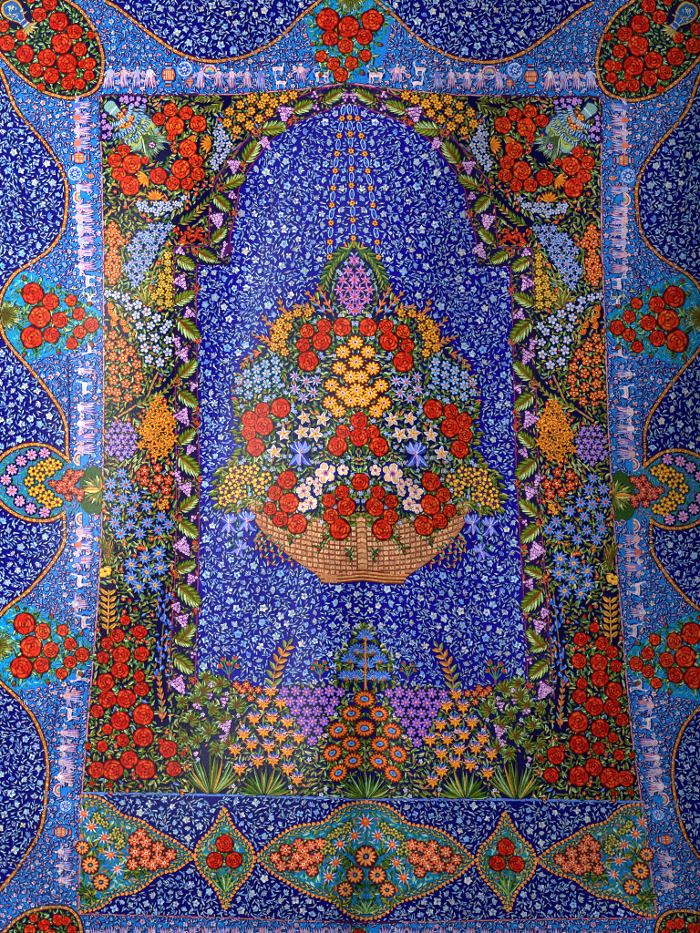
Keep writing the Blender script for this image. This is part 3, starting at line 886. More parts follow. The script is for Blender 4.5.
# round jug: neck up in the corner, banded belly, fan of leaves out of its mouth
emit(v, smooth([(103, 110), (112, 99), (124, 112), (134, 110), (150, 115), (160, 128), (162, 136), (150, 140), (142, 152), (133, 153), (124, 145), (119, 132), (117, 121)], 4, True), (30, 30, 90), .8)
emit(v, smooth([(104, 108), (112, 101), (123, 113), (134, 112), (149, 117), (158, 128), (158, 134), (148, 139), (140, 150), (133, 150), (125, 143), (120, 131), (118, 120)], 4, True), (120, 166, 176), 1.1)
emit(v, smooth([(130, 122), (146, 119), (155, 129), (145, 137), (138, 147), (130, 145), (123, 134)], 4, True), (150, 164, 84), 1.5)
for rr, c1 in ((16, (170, 214, 224)), (27, (150, 200, 214)), (36, (190, 220, 214))):
    for k in range(15):
        t = .02 + 1.5 * k / 14
        x, y = 112 + rr * math.cos(t), 106 + rr * math.sin(t)
        if rr > 30 and not (.25 < t < 1.25): continue
        leaf(v, x, y, 6, 1.9, t, c1, (80, 130, 200), out=(20, 30, 110), lev=3)
for k in range(34):
    x, y = U(124, 152), U(119, 146)
    if (x - 138) ** 2 + (y - 132) ** 2 > 190: continue
    leaf(v, x, y, U(4, 6.5), 2.3, U(0, 6), random.choice([(214, 196, 80), (200, 100, 56), (150, 200, 214), (130, 160, 60), (190, 206, 170)]), (90, 130, 60), out=(20, 40, 90), lev=1.9)
for x, y in ((121.6, 124), (130, 117.6), (129, 125.5), (121, 116)):
    flower(v, x, y, 4.3, 5, (232, 160, 56), (190, 80, 40), (150, 40, 40), (240, 220, 140), lev=2.6, out=(90, 20, 40))
line(v, [(106, 111), (114, 102)], 3, (120, 170, 150), 2.2)
line(v, [(110, 114), (117, 106)], 1.5, (190, 210, 220), 2.4)
for k in range(16):
    t = .1 + 1.3 * k / 15
    c = [((186, 206, 170), (90, 140, 100)), ((110, 140, 50), (60, 90, 30)), ((150, 190, 190), (70, 120, 150))][k % 3]
    leaf(v, 143, 135, U(22, 32), 4.0, t, c[0], c[1], lev=2, rib=(60, 70, 30))
flower(v, 152, 145, 3.6, 6, (216, 160, 206), (120, 60, 140), (90, 30, 80), lev=4)
mark(137, 130, 18); mark(112, 107, 8); mark(158, 150, 11)
for x, y in zm(95, 85)((155, 85), (185, 95), (215, 80), (255, 80), (290, 90), (245, 110), (215, 120), (285, 125), (180, 75), (55, 180), (50, 215), (75, 240), (55, 250), (85, 285), (55, 300), (90, 250)):
    flower(bq, x, y, 2.9, 5, (176, 140, 226), (90, 60, 180), (214, 120, 70), fat=1.1); mark(x, y, 3)
for x, y, a in ((211, 144, PI / 2 + PI / 2), (155, 200, -PI / 2), (190, 137, 1.0), (147, 177, 2.6)):
    for t in (-1.1, -.7, -.3, 0, .3, .7, 1.1):
        leaf(bq, x, y, 11 if a != 1.0 else 7, 3, a + t, (236, 156, 40), (196, 96, 20), out=(70, 16, 30), lev=1.5)
    mark(x + 5 * math.cos(a), y + 5 * math.sin(a), 7)

def plant(name, sym='pair', label=None):
    return Part(name, RUG, sym, label)

PALE = OLIVES + [((150, 176, 110), (90, 120, 50)), ((200, 200, 140), (130, 140, 70)), ((120, 170, 140), (60, 110, 80)), ((214, 150, 70), (160, 100, 40))]
def flowers(p, pts, fn, r):
    for q in pts:
        for k in range(3):
            a = U(0, 6.28)
            leaf(p, q[0] + r * .55 * math.cos(a), q[1] + r * .55 * math.sin(a), r * U(.8, 1.15), r * .42, a + U(-.4, .4), *random.choice(PALE), lev=.1, bend=U(-.15, .15))
    for q in pts:
        fn(p, q[0], q[1], r * U(.86, 1.02)); mark(q[0], q[1], r - .8)

def hexfill(poly, d, jit=.6):
    xs = [q[0] for q in poly]; ys = [q[1] for q in poly]
    out = []; row = 0; y = min(ys) + d * .4
    while y < max(ys):
        x = min(xs) + (d * .5 if row % 2 else 0) + d * .3
        while x < max(xs):
            q = (x + U(-jit, jit), y + U(-jit, jit))
            if inside_np(poly, np.array([q[0]]), np.array([q[1]]))[0]: out.append(q)
            x += d
        y += d * .87; row += 1
    return out

f_white = lambda p, x, y, r: flower(p, x, y, r, 5, (176, 192, 226), (96, 132, 216), (226, 150, 70), (150, 40, 30))
f_yel = lambda p, x, y, r: flower(p, x, y, r, 7, (238, 166, 40), (206, 116, 18), (80, 50, 30), (170, 190, 190), out=(60, 16, 26))
f_org = lambda p, x, y, r: flower(p, x, y, r, 5, (236, 122, 46), (184, 66, 20), (60, 20, 50), (220, 214, 200), out=(56, 10, 26))
f_yel2 = lambda p, x, y, r: flower(p, x, y, r, 7, (230, 172, 50), (170, 110, 24), (50, 90, 80), (210, 220, 200), out=(46, 40, 20))
f_blue = lambda p, x, y, r: star(p, x, y, r, 6, (150, 184, 236), (70, 112, 210), (206, 110, 60), (90, 20, 40), w=.5)
f_vio = lambda p, x, y, r: flower(p, x, y, r, 5, (160, 128, 222), (76, 52, 170), (222, 150, 90), None)
f_ostar = lambda p, x, y, r: star(p, x, y, r, 6, (240, 156, 40), (190, 90, 20), (110, 50, 30), (206, 160, 90), w=.48, out=(52, 14, 20))
f_red = lambda p, x, y, r: flower(p, x, y, r, 5, (216, 84, 34), (140, 30, 20), (236, 180, 150), (130, 30, 20), out=(50, 6, 20))
f_aster = lambda p, x, y, r: star(p, x, y, r, 9, (120, 168, 234), (56, 96, 196), (206, 90, 50), (110, 20, 30), w=.34)
def f_daisy(p, x, y, r):
    star(p, x, y, r, 9, (110, 156, 224), (52, 84, 184), (120, 30, 30), None, w=.4)
    emit(p, ell(x, y, r * .34, r * .25, U(-1, 1), 8), (238, 176, 60), 4.6)
    emit(p, ell(x, y, r * .17, r * .1, U(-1, 1), 6), (190, 90, 40), 4.9)

q = plant('yellow_flower_spray')
flowers(q, zm(205, 85)((270, 80), (350, 75), (205, 115), (330, 115), (400, 105), (460, 80), (515, 60), (145, 155), (270, 150), (375, 160), (210, 190), (315, 195), (130, 220), (260, 235), (185, 260)), f_yel, 5.4)
q = plant('white_flower_spray')
flowers(q, hexfill([(216, 124), (226, 130), (230, 142), (226, 155), (219, 172), (211, 168), (213, 150), (214, 136)], 6.6, .8), f_white, 4.0)
q = plant('white_flower_garland')
flowers(q, hexfill([(133, 199), (150, 204), (170, 202), (185, 196), (187, 203), (172, 212), (155, 215), (137, 211)], 6.1, .7), f_white, 3.7)
q = plant('fern_frond')
fern(q, [(178, 224), (192, 216), (203, 206), (212, 196)], 9, 9, 2.6, GREENS[:2] + OLIVES[:2] + [((226, 160, 70), (150, 110, 40))])
mark_line([(178, 224), (192, 216), (203, 206), (212, 196)], 7)
q = plant('fern_frond')
fern(q, [(224, 101), (214, 108), (203, 110)], 6, 9, 2.2, OLIVES); fern(q, [(222, 98), (210, 99), (200, 101)], 5, 7, 2, OLIVES)
mark_line([(224, 100), (206, 107)], 7)
q = plant('orange_flower_spike')
flowers(q, zm(95, 195)((105, 185), (85, 220), (125, 225), (95, 270), (150, 270), (110, 325), (90, 360), (130, 375), (80, 405), (125, 420), (80, 450), (125, 460), (100, 495)), f_org, 5.2)
line(q, [(119, 282), (121, 275), (124, 240)], 1.3, (190, 140, 60), .5)
q = plant('blue_flower_bush')
flowers(q, hexfill(zm(95, 195)((440, 165), (340, 170), (240, 220), (190, 320), (175, 420), (190, 500), (260, 540), (310, 460), (370, 340), (430, 230)), 8.2, 1), f_blue, 5.0)
for a_ in ((.3, .4, 0), (.0, -.2, 1), (-.3, .1, 2)):
    line(q, smooth([(147, 305), (146 + 4 * a_[2] - 4, 290), (142 + 6 * a_[2], 270), (140 + 12 * a_[2], 250)], 4), 1.3, (160, 150, 70), .4)
for t in (-2.5, -2.1, -1.8, -1.4, -1.1, -.8):
    leaf(q, 146, 306, 21, 4.2, t, (176, 160, 70), (100, 110, 40), lev=.6, rib=(70, 60, 20))
q = plant('yellow_flower_spike')
flowers(q, zm(95, 195)((425, 350), (425, 395), (425, 440), (390, 475), (435, 490), (390, 520), (430, 540), (380, 565), (430, 585), (345, 590), (380, 625), (430, 630)), f_yel2, 4.7)
for k in range(7): leaf(q, 168 + U(-1, 1), 254 - k * 1.4, 5, 2.2, -PI / 2 + U(-.9, .9), *random.choice(OLIVES), lev=.5)
q = plant('red_berry_spray')
for _ in range(44):
    x, y = U(176, 206), U(228, 245)
    if x > 190 and y > 241: continue
    leaf(q, x, y, 4.6, 2.5, U(0, 6.28), random.choice([(222, 84, 34), (236, 120, 50), (200, 50, 30)]), (170, 40, 24), out=(50, 6, 26), lev=1)
mark(184, 236, 6); mark(197, 236, 7)
q = plant('white_flower_bush')
flowers(q, zm(95, 305)((195, 10), (300, 40), (240, 60), (360, 75), (260, 120), (325, 120), (400, 145), (430, 110), (275, 190), (350, 190), (425, 205), (290, 250), (360, 255), (425, 275), (315, 315), (380, 335))
        + zm(95, 195)((75, 575), (125, 585), (180, 600), (195, 650), (250, 640), (305, 680)), f_white, 5.2)
q = plant('orange_lily_branch')
line(q, smooth([(118, 307), (124, 320), (130, 332), (131, 342)], 5), 1.8, (200, 130, 60), .8)
for x, y, a in zm(95, 305)((85, 60, 2.2), (110, 90, 2.0), (150, 115, 2.4), (175, 160, 2.0), (80, 20, 2.2), (95, 120, 2.3)):
    for t in (-.7, -.25, .2, .65): leaf(q, x, y, 7, 2.4, a + t - PI * 1.0, (240, 150, 44), (196, 84, 24), out=(56, 10, 26), lev=1)
    mark(x, y, 4)
q = plant('orange_flower_bush')
flowers(q, zm(95, 305)((105, 175), (85, 235), (155, 225), (205, 270), (105, 300), (165, 310), (245, 345), (110, 375), (180, 380), (255, 415), (110, 440), (180, 460), (245, 490), (85, 500), (130, 510), (195, 540)), f_org, 5.6)
q = plant('leafy_branch')
B1 = smooth([(118, 417), (132, 408), (146, 398), (152, 385), (158, 372)], 5)
line(q, B1, 1.9, (170, 124, 56), .9); mark_line(B1, 1.5)
fern(q, [(134, 407), (150, 400), (164, 392), (174, 380)], 8, 8.5, 3, OLIVES + GREENS[:2], (150, 110, 50)); mark_line([(134, 407), (150, 400), (164, 392), (174, 380)], 6)
q = plant('orange_star_bush')
flowers(q, hexfill([(160, 396), (152, 404), (143, 424), (139, 444), (150, 456), (166, 458), (174, 448), (175, 425), (168, 404)], 8.8, 1.2), f_ostar, 6.0)
q = plant('violet_flower_bush')
flowers(q, hexfill([(112, 424), (106, 436), (107, 452), (118, 460), (130, 458), (136, 444), (134, 428), (124, 422)], 6.6, .7), f_vio, 3.5)
q = plant('red_flower_bush')
flowers(q, zm(95, 415)((290, 325), (365, 310), (290, 385), (370, 375), (430, 380), (345, 430), (415, 435)), f_red, 5.7)
flowers(q, zm(95, 415)((410, 510), (390, 535)), f_yel, 4)
q = plant('blue_aster_bush')
flowers(q, zm(95, 415)((155, 340), (95, 400), (180, 405), (85, 475), (165, 490), (235, 480), (300, 530), (125, 560), (215, 560), (385, 595), (115, 630), (205, 640), (305, 630), (370, 670), (265, 690), (150, 690), (430, 640)), f_aster, 6.8)
q = plant('blue_daisy_bush')
flowers(q, zm(90, 525)((400, 165), (320, 190), (240, 230), (412, 250), (330, 275), (240, 310), (380, 350), (285, 362)), f_daisy, 8.6)
q = plant('orange_fruit_sprig')
for x, y in zm(90, 525)((70, 265), (95, 255), (85, 290), (108, 280), (70, 290), (112, 262)):
    emit(q, ell(x, y, 3.1, 3.1, 0, 8), (90, 30, 20), 1); emit(q, ell(x, y, 2.5, 2.5, 0, 8), (236, 166, 44), 1.4); emit(q, ell(x - .6, y - .6, .9, .9, 0, 6), (248, 214, 110), 1.8); mark(x, y, 3)
for k in range(16):
    t = -1.9 + 3.2 * k / 15
    leaf(q, 104, 552, U(10, 17), 3.4, t, *random.choice(OLIVES), lev=.4, rib=(70, 60, 20))
for k in range(7): line(q, smooth([(105 + k * .8, 558), (106 + k, 550), (105 + k * 1.6, 542)], 3), .9, (180, 130, 70) if k % 2 else (90, 50, 30), 2.2)
mark(109, 549, 9)
q = plant('yellow_leaf_sprig')
for k in range(6):
    for s in (1, -1):
        leaf(q, 108.5 + s * .6, 629 - k * 6.8, 9.5, 4.0, -PI / 2 + s * .9, (226, 160, 60), (190, 130, 44), out=(50, 20, 20), lev=.8, rib=(120, 60, 20))
line(q, [(108, 634), (109, 590)], 1.4, (200, 140, 60), 1.8)
mark_line([(108, 630), (109, 592)], 7.5)
q = plant('blue_delphinium')
for k in range(46):
    t = k / 46
    x, y = 165 - 5 * t + U(-6, 6), 590 + 86 * t
    leaf(q, x, y, 5, 2.9, U(0, 6.28) if R() < .5 else PI / 2, random.choice([(84, 146, 240), (50, 110, 226), (130, 180, 240)]), (30, 70, 190), lev=1.2)
    if R() < .5: leaf(q, x + U(-3, 3), y, 6, 2, -PI / 2 + U(-.6, .6), (220, 130, 60), (170, 80, 40), lev=.8)
line(q, [(167, 585), (162, 640), (160, 680)], 1.1, (120, 120, 50), .4)
mark_line([(166, 592), (162, 640), (160, 672)], 5.5)
q = plant('pine_leaf_stalk')
fern(q, [(162, 722), (162, 705), (160, 690), (159, 676)], 7, 9, 3, CORAL + [((130, 180, 150), (60, 120, 90)), ((180, 150, 60), (120, 100, 40))], (190, 110, 50), open_=.6); mark_line([(162, 720), (160, 680)], 6)

# ---- rose bush at the foot of the panel
rb = plant('rose_bush')
RB = zm(80, 635)((210, 10, 32), (240, 115, 50), (135, 130, 36), (360, 110, 44), (235, 205, 50), (345, 240, 33), (150, 275, 50), (360, 315, 42), (160, 375, 50), (270, 370, 54), (100, 445, 37), (370, 465, 60), (235, 500, 54), (160, 550, 31), (370, 595, 57), (250, 615, 37), (130, 650, 33), (515, 665, 50), (50, 650, 18), (470, 620, 18)) \
    + zm(90, 525)((160, 645, 40), (290, 625, 40), (205, 555, 30), (100, 690, 35)) + zm(70, 745)((345, 85, 50), (440, 140, 57), (250, 145, 60), (155, 145, 47), (605, 140, 44), (230, 235, 18), (130, 225, 16), (660, 50, 16))
RB = [(x, y, r / 5.83 * 1.02) for x, y, r in RB]
for x, y, r in RB: leaf_ring(rb, x, y, r * .8, 6, GREENS, (r * .6, r * 1.1), (2.6, 4), .2)
for x, y, r in RB: rose(rb, x, y, r, U(-.3, .3)); mark(x, y, r + .6)
for x, y, a in zm(90, 525)((230, 460, -1.57), (265, 510, -1.57), (235, 630, -1.2)): bud(rb, x, y, 2.4, a); mark(x, y - 3, 4)

# ================================================================== the field
fld = Part('central_field', RUG, 'self', label='deep blue field under the arch, strewn with pale blossoms')
ground(fld, field_poly, FIELD, 0.0010, 6.5)

# chains that hang from the arch
ZC = zm(300, 85)
def chain(xs, sym):
    c = Part('hanging_chain', RUG, sym)
    for i, (x, y) in enumerate(xs):
        if i == 0:
            ov = (x + (x - xs[1][0]) * .5, y - 8.2)
        else:
            ov = ((x + xs[i - 1][0]) / 2, (y + xs[i - 1][1]) / 2)
        a = math.atan2(xs[1][1] - xs[0][1], xs[1][0] - xs[0][0])
        for r1, r2, cc, lv in ((5.6, 2.5, (140, 184, 240), .5), (4.5, 1.6, (16, 14, 104), .9), (2.4, .8, (60, 96, 214), 1.3)):
            emit(c, ell(ov[0], ov[1], r1, r2, a, 12), cc, lv)
        flower(c, x, y, 3.0, 6, (244, 166, 50), (206, 100, 30), (110, 40, 30), None, out=(60, 16, 40)); mark(x, y, 3.3); mark(ov[0], ov[1], 3.4); mark(ov[0], ov[1] - 3, 2); mark(ov[0], ov[1] + 3, 2)
chain([(349.7, 117.5), (350.2, 134), (351, 151), (351.4, 169), (351.4, 185.3), (352.3, 203), (353, 220), (353.3, 238)], None)
chain([(342, 118.4), (339.4, 135.6), (336.9, 153.6), (335.2, 170.7), (333.4, 188), (332, 205), (331, 223), (330, 242), (329.5, 257)], 'pair')

# ---- the flower basket
bk = Part('flower_basket', RUG, 'self', label='woven basket heaped with roses, lilies, pansies and marigolds under the arch')
bg_poly = smooth([(cx_at(245), 248), (340, 256), (326, 274), (322, 296), (304, 312), (290, 318), (276, 335), (262, 352), (246, 372), (238, 395), (240, 410), (238, 430), (243, 445), (236, 462), (222, 470), (217, 490), (222, 506), (240, 508), (252, 500), (270, 512), (300, 520), (330, 524), (cx_at(524), 526)], 4)
ground(bk, bg_poly, (14, 10, 78), 0.0014, 6)
mark_poly(bg_poly + [(cx_at(250), 248)])
keep = bytes(occ)
# basket
bas = Part('basket', bk, 'self')
b_out = [(246.5, 495), (249.5, 509), (258, 525), (268, 537.5), (282, 550), (300, 563.5), (317, 574.5), (323, 582.5), (340, 583), (cx_at(581), 581)]
bas_poly = smooth(b_out[:7], 4) + b_out[7:] + [(cx_at(512), 512), (352, 513), (340, 519), (322, 519), (308, 514), (296, 513), (282, 520), (268, 510), (256, 498)]
line(bas, resample(smooth(b_out[:7], 4) + [b_out[7]], 4), 2.6, (60, 10, 40), -1.0)
ground(bas, bas_poly, (180, 118, 80), 0.0017, 5)
for j in range(13):                                     # rows of fine wicker, bowed like the bowl
    yb = 512 + j * 4.9
    def row(x, off=0.):
        t = (x - 362) / 115.
        return yb + off - 36 * t * t * (1 - j / 24.)
    pts = [(float(x), float(row(x))) for x in np.arange(247, cx_at(yb) + .1, 2.0)]
    seg = [q for q in pts if inside_np(bas_poly, np.array([q[0]]), np.array([q[1]]))[0]]
    if len(seg) > 1: line(bas, seg, .8, (112, 54, 34), .4)
    x = cx_at(yb) - 5.0
    while x > 246:
        q = [(x - .3, row(x, .5)), (x - 5.2, row(x - 5.2, .5)), (x - 5.4, row(x - 5.2, 4.5)), (x - .5, row(x, 4.5))]
        mid = (x - 2.8, row(x - 2.8, 2.5))
        if all(inside_np(bas_poly, np.array([u]), np.array([w]))[0] for u, w in q):
            emit(bas, q, (110, 54, 36), .1)
            emit(bas, [(mid[0] + (u - mid[0]) * .8, mid[1] + (w - mid[1]) * .8) for u, w in q], random.choice([(216, 164, 122), (204, 150, 108), (224, 178, 136), (206, 146, 116)]), .5)
            line(bas, [(mid[0] + .2, mid[1] - 1.3), (mid[0] - .1, mid[1] + 1.3)], .6, (166, 100, 62), .8)
        x -= 5.6
for j, c in enumerate(((104, 44, 28), (206, 132, 76), (130, 64, 36), (212, 146, 88), (104, 44, 28), (200, 126, 74), (80, 26, 24))):
    y = 571.5 + j * 1.75
    line(bas, [(314 + j * 1.6 if j < 4 else 321, y + .5), (340, y + .6), (356, y - .9), (cx_at(y) + .3, y - 1.4)], 1.5, c, 1.2)
# central plaited strap
for j in range(10):
    y = 518 + j * 5.2
    emit(bas, [(cx_at(y) - 4.6, y), (cx_at(y) + .3, y - 1.4), (cx_at(y) + .3, y + 2.8), (cx_at(y) - 4.6, y + 4.0)], (206, 146, 100) if j % 2 else (222, 164, 114), 1.2)
    line(bas, [(cx_at(y) - 4.8, y), (cx_at(y), y - 1.6)], .7, (120, 60, 36), 1.5)
line(bas, [(cx_at(520) - 5.0, 516), (cx_at(570) - 5.0, 569)], .7, (104, 46, 32), 1.6)
mark_poly(bas_poly)
occ[:] = keep
mark_poly(bas_poly)
# clear the bouquet area in the map so its own leaves can fill it
a_ = np.frombuffer(occ, np.uint8).reshape(OH, OW)
bmask = np.frombuffer(bytes(mask_of([bg_poly + [(cx_at(250), 248)]])), np.uint8).reshape(OH, OW)
occ2 = a_.copy(); occ2[bmask > 0] = 0
occ[:] = occ2.tobytes()

BR = [(342, 327, 9.2), (324, 326, 7.2), (307, 331, 7.2), (321.5, 341, 9.6), (303, 345, 6.8), (308, 361, 10), (280.5, 408, 9.6), (262.5, 410, 7.6), (249.6, 419, 8), (264, 426, 9.6), (249, 433, 7.2), (255.6, 447, 9),
      (287, 480, 9.6), (275, 493, 7.6), (289, 503, 10), (270, 508.5, 6.6), (280.5, 519, 8), (297, 524, 10), (343, 431.6, 7), (337.7, 446, 9.6), (342, 492, 7), (329, 500.5, 6.8), (346, 506.5, 9.2), (331, 516, 7.8), (340, 529, 10.2)]
BRC = [(359, 420.5, 8.6), (359, 437, 9.2), (360.5, 482, 8.6)]
for x, y, r in BR + BRC:
    leaf_ring(bk, x, y, r * .8, 7, GREENS, (r * .6, r * 1.1), (2.8, 4.2), .4)
roses_at(bk, BR, (.1, .95))
roses_at(bk, BRC, (.0, .4), sym=None)
for x, y in ((320, 547), (350, 554), (292, 537), (327, 536)): bud(bk, x, y, 1.8, U(0, 3)); leaf_ring(bk, x, y, 1, 4, GREENS, (5, 8), (2.2, 3.4), .4)
f_mari = lambda p, x, y, r: (flower(p, x, y, r, 10, (244, 176, 48), (214, 112, 22), (214, 190, 190), (96, 40, 90), out=(74, 18, 16), squash=.9))
c = Part('marigold_bunch', bk, 'self')
for x, y in ((cx_at(342), 342.5), (cx_at(362), 362), (cx_at(390), 390)):
    f_mari(Part('marigold', c, None), x, y, 8.6)
for x, y in [(343, 352)] + zm(300, 345)((230, 135), (295, 185), (185, 235), (250, 280), (175, 335), (297, 325), (225, 385)):
    f_mari(c, x, y, 8.0); mark(x, y, 7.8)
for x, y in [(356.2, 342.5)] + zm(300, 345)((345, 100), (338, 262)): mark(x, y, 8)
c = Part('pink_star_bunch', bk, 'self')
for x, y in zm(300, 235)((315, 148), (280, 210), (250, 265), (315, 262), (230, 320), (290, 315), (250, 375), (318, 360), (290, 412), (310, 440)):
    star(c, x, y, 6.3, 6, (206, 140, 214), (130, 84, 190), (224, 90, 50), (150, 30, 30), w=.36); mark(x, y, 5)
c = Part('fern_frond', bk, 'pair')
fern(c, [(352, 249), (340, 255), (331, 266), (325, 282)], 9, 11, 3.3, [((112, 132, 50), (60, 84, 26)), ((150, 160, 70), (60, 90, 40)), ((60, 104, 60), (30, 70, 50))], (60, 80, 30), taper=.15); mark_line([(352, 249), (340, 255), (331, 266), (325, 282)], 6)
c = Part('coral_leaf_spray', bk, 'pair')
for path in ([(334, 316), (326, 300), (318, 286)], [(326, 314), (314, 300), (306, 292)], [(316, 312), (304, 306), (296, 306)], [(284, 330), (272, 326), (264, 318)], [(276, 345), (262, 338), (256, 336)], [(262, 352), (250, 356), (242, 366)], [(296, 316), (284, 312), (280, 302)], [(246, 372), (240, 384), (234, 392)]):
    fern(c, path, 4, 7.5, 2.6, CORAL + [((120, 176, 232), (60, 110, 210)), ((190, 160, 80), (130, 120, 50))], (200, 110, 70), lev=.8)
    mark_line(path, 4)
c = Part('yellow_blossom_bunch', bk, 'pair')
flowers(c, zm(205, 305)((600, 45), (540, 45), (485, 65), (440, 100), (485, 125), (425, 140), (410, 190), (460, 175), (405, 245), (450, 225), (465, 275)), f_yel, 5.2)
c = Part('blue_blossom_bunch', bk, 'pair')
flowers(c, zm(205, 305)((350, 345), (410, 325), (300, 375), (245, 400), (360, 400), (415, 380), (195, 440), (250, 460), (305, 430), (360, 460), (415, 435), (200, 500), (255, 525), (310, 490)), lambda p, x, y, r: flower(p, x, y, r, 6, (140, 186, 236), (60, 110, 206), (226, 150, 90), (120, 50, 30), fat=1.05), 5.4)
c = Part('white_aster_bunch', bk, 'pair')
flowers(c, zm(205, 305)((525, 415), (590, 445), (525, 490), (630, 510), (575, 540), (650, 440)), lambda p, x, y, r: star(p, x, y, r, 8, (196, 206, 240), (100, 124, 220), (210, 80, 60), None, w=.3), 7)
c = Part('orange_white_lily_bunch', bk, 'pair')
def f_lily5(p, x, y, r):
    a0 = U(0, 6)
    star(p, x, y, r, 5, (206, 216, 240), (170, 190, 236), (226, 150, 60), None, w=.58, a0=a0)
    for k in range(5):
        a = a0 + k * 2 * PI / 5
        leaf(p, x + .8 * math.cos(a), y + .8 * math.sin(a), r * .72, r * .3, a, (236, 160, 90), (224, 130, 60), out=None, lev=3.6)
    emit(p, ell(x, y, r * .2, r * .2, 0, 7), (240, 190, 60), 5)
    emit(p, ell(x, y, r * .1, r * .1, 0, 6), (120, 40, 30), 5.3)
flowers(c, zm(205, 415)((580, 15), (685, 25), (460, 110), (565, 100), (645, 110), (405, 215)), f_lily5, 8.4)
def iris(p, x, y, s, a=-PI / 2):
    for t, L, w in ((-.8, 13, 7), (.8, 13, 7), (-.32, 13, 8), (.32, 13, 8), (0, 12, 7)):
        leaf(p, x, y, L * s, w * s, a + t, (110, 128, 226), (48, 60, 190), lev=2, rib=(170, 186, 240), bend=.12 * (1 if t > 0 else -1))
    for t in (-2.1, 2.1):
        leaf(p, x, y, 16 * s, 6.5 * s, a + t, (96, 116, 226), (44, 50, 170), lev=1.6, rib=(150, 170, 236), bend=.3 * (1 if t > 0 else -1))
    leaf(p, x, y, 13 * s, 7 * s, a + PI, (130, 134, 226), (66, 66, 196), lev=2.4, rib=(206, 180, 236))
    leaf(p, x, y, 5 * s, 2.4 * s, a + 1, (216, 140, 190), (190, 90, 90), out=None, lev=4.4)
    mark(x, y, 9 * s); mark(x, y - 6 * s, 6 * s)
c = Part('iris_bloom', bk, 'pair')
iris(c, 300, 453, 1.05)
c = Part('pansy_bunch', bk, 'pair')
def f_pansy(p, x, y, r):
    flower(p, x, y, r, 5, (238, 182, 54), (200, 140, 30), (40, 40, 130), (206, 70, 40), out=(40, 30, 40))
    a0 = U(0, 6)
    for k in range(5):
        a = a0 + k * 1.2566
        leaf(p, x, y, r * .62, r * .24, a, (150, 30, 40) if k % 2 else (40, 50, 150), (30, 20, 70), out=None, lev=4)
for k in range(40):
    a = U(PI * .4, PI * 1.9)
    leaf(c, 240 + 14 * math.cos(a) * U(.6, 1.4), 487 + 12 * math.sin(a) * U(.6, 1.3), U(8, 14), 3.4, a + U(-.3, .3), *random.choice(OLIVES + GREENS[:2]), lev=.3, rib=(50, 60, 20))
flowers(c, zm(205, 415)((230, 320), (285, 318), (170, 330), (145, 378), (200, 380), (262, 375), (355, 365), (312, 395), (108, 435), (175, 432), (320, 437), (215, 462), (110, 500), (162, 480)), f_pansy, 6.4)
c = Part('white_pink_blossom_bunch', bk, 'pair')
def f_apple(p, x, y, r):
    flower(p, x, y, r, 5, (232, 180, 130), (226, 222, 232), (196, 110, 150), (110, 40, 110), out=(30, 20, 110), fat=1.12)
for x, y, r in ((325.7, 473, 11.4), (343, 470, 6.4), (303.6, 491, 8.4), (318, 483, 6), (318, 491, 5), (311, 503, 7.6), (303, 507, 6), (309.6, 481, 4.6)):
    f_apple(c, x, y, r); mark(x, y, r)
c = Part('iris_spray', bk, 'pair')
iris(c, 229, 523, .8); iris(c, 247, 521, .85); iris(c, 240, 548, .7, -1.2)
for t in (-.25, .1): line(c, [(240, 505), (239 + 10 * t, 522), (239, 542)], 1.3, (60, 120, 80), .6)
for t in (-.9, -.5, .5, .9, 1.4): leaf(c, 239, 540, 14, 2.2, PI / 2 + t, (50, 110, 90), (30, 70, 90), lev=.4)
c = Part('coral_bud_spray', bk, 'pair')
for path in ([(256, 536), (268, 549), (281, 557), (293, 562)], [(254, 540), (262, 554), (272, 564)], [(258, 534), (270, 541), (280, 549)]):
    pts = resample(smooth(path, 4), 5)
    line(c, pts, .9, (60, 130, 80), .4)
    for k, (x, y) in enumerate(pts):
        leaf(c, x, y, 5, 2.1, .4 + (1 if k % 2 else -.2), (226, 116, 66), (186, 70, 50), lev=1, out=(20, 10, 70))
        leaf(c, x, y, 6, 2, 1.6 if k % 2 else -.8, (150, 206, 170), (60, 130, 90), lev=.8)
    mark_line(path, 4.5)
mark(270, 550, 12)
def tiny_blossom(pt):
    c = random.choice([((150, 186, 236), (70, 110, 210), (220, 140, 70)), ((236, 150, 60), (180, 80, 30), (110, 30, 30)), ((200, 206, 230), (110, 120, 200), (214, 120, 80)), ((206, 70, 44), (130, 16, 20), (240, 170, 90))])
    return lambda x, y: flower(pt, x, y, 2.5, 5, *c, lev=.8)
leaf_fill(bk, [bg_poly + [(cx_at(250), 248)]], GREENS + PALE, (4.5, 8.5), (2.0, 3.2), 2.2, extra=(.1, tiny_blossom(bk)))
for k in range(150):                                     # ragged edge of leaves round the heap
    q = random.choice(bg_poly[:-14]); 
    a = math.atan2(q[1] - 430, q[0] - 350) + U(-.5, .5)
    leaf(bk, q[0], q[1], U(6, 10), 2.8, a, *random.choice(OLIVES + GREENS[:3] + CORAL[:1]), lev=-.2, bend=U(-.2, .2))
    mark_line([q, (q[0] + 7 * math.cos(a), q[1] + 7 * math.sin(a))], 1.6)
occ[:] = (np.frombuffer(occ, np.uint8) | (bmask.reshape(-1) > 0)).astype(np.uint8).tobytes()

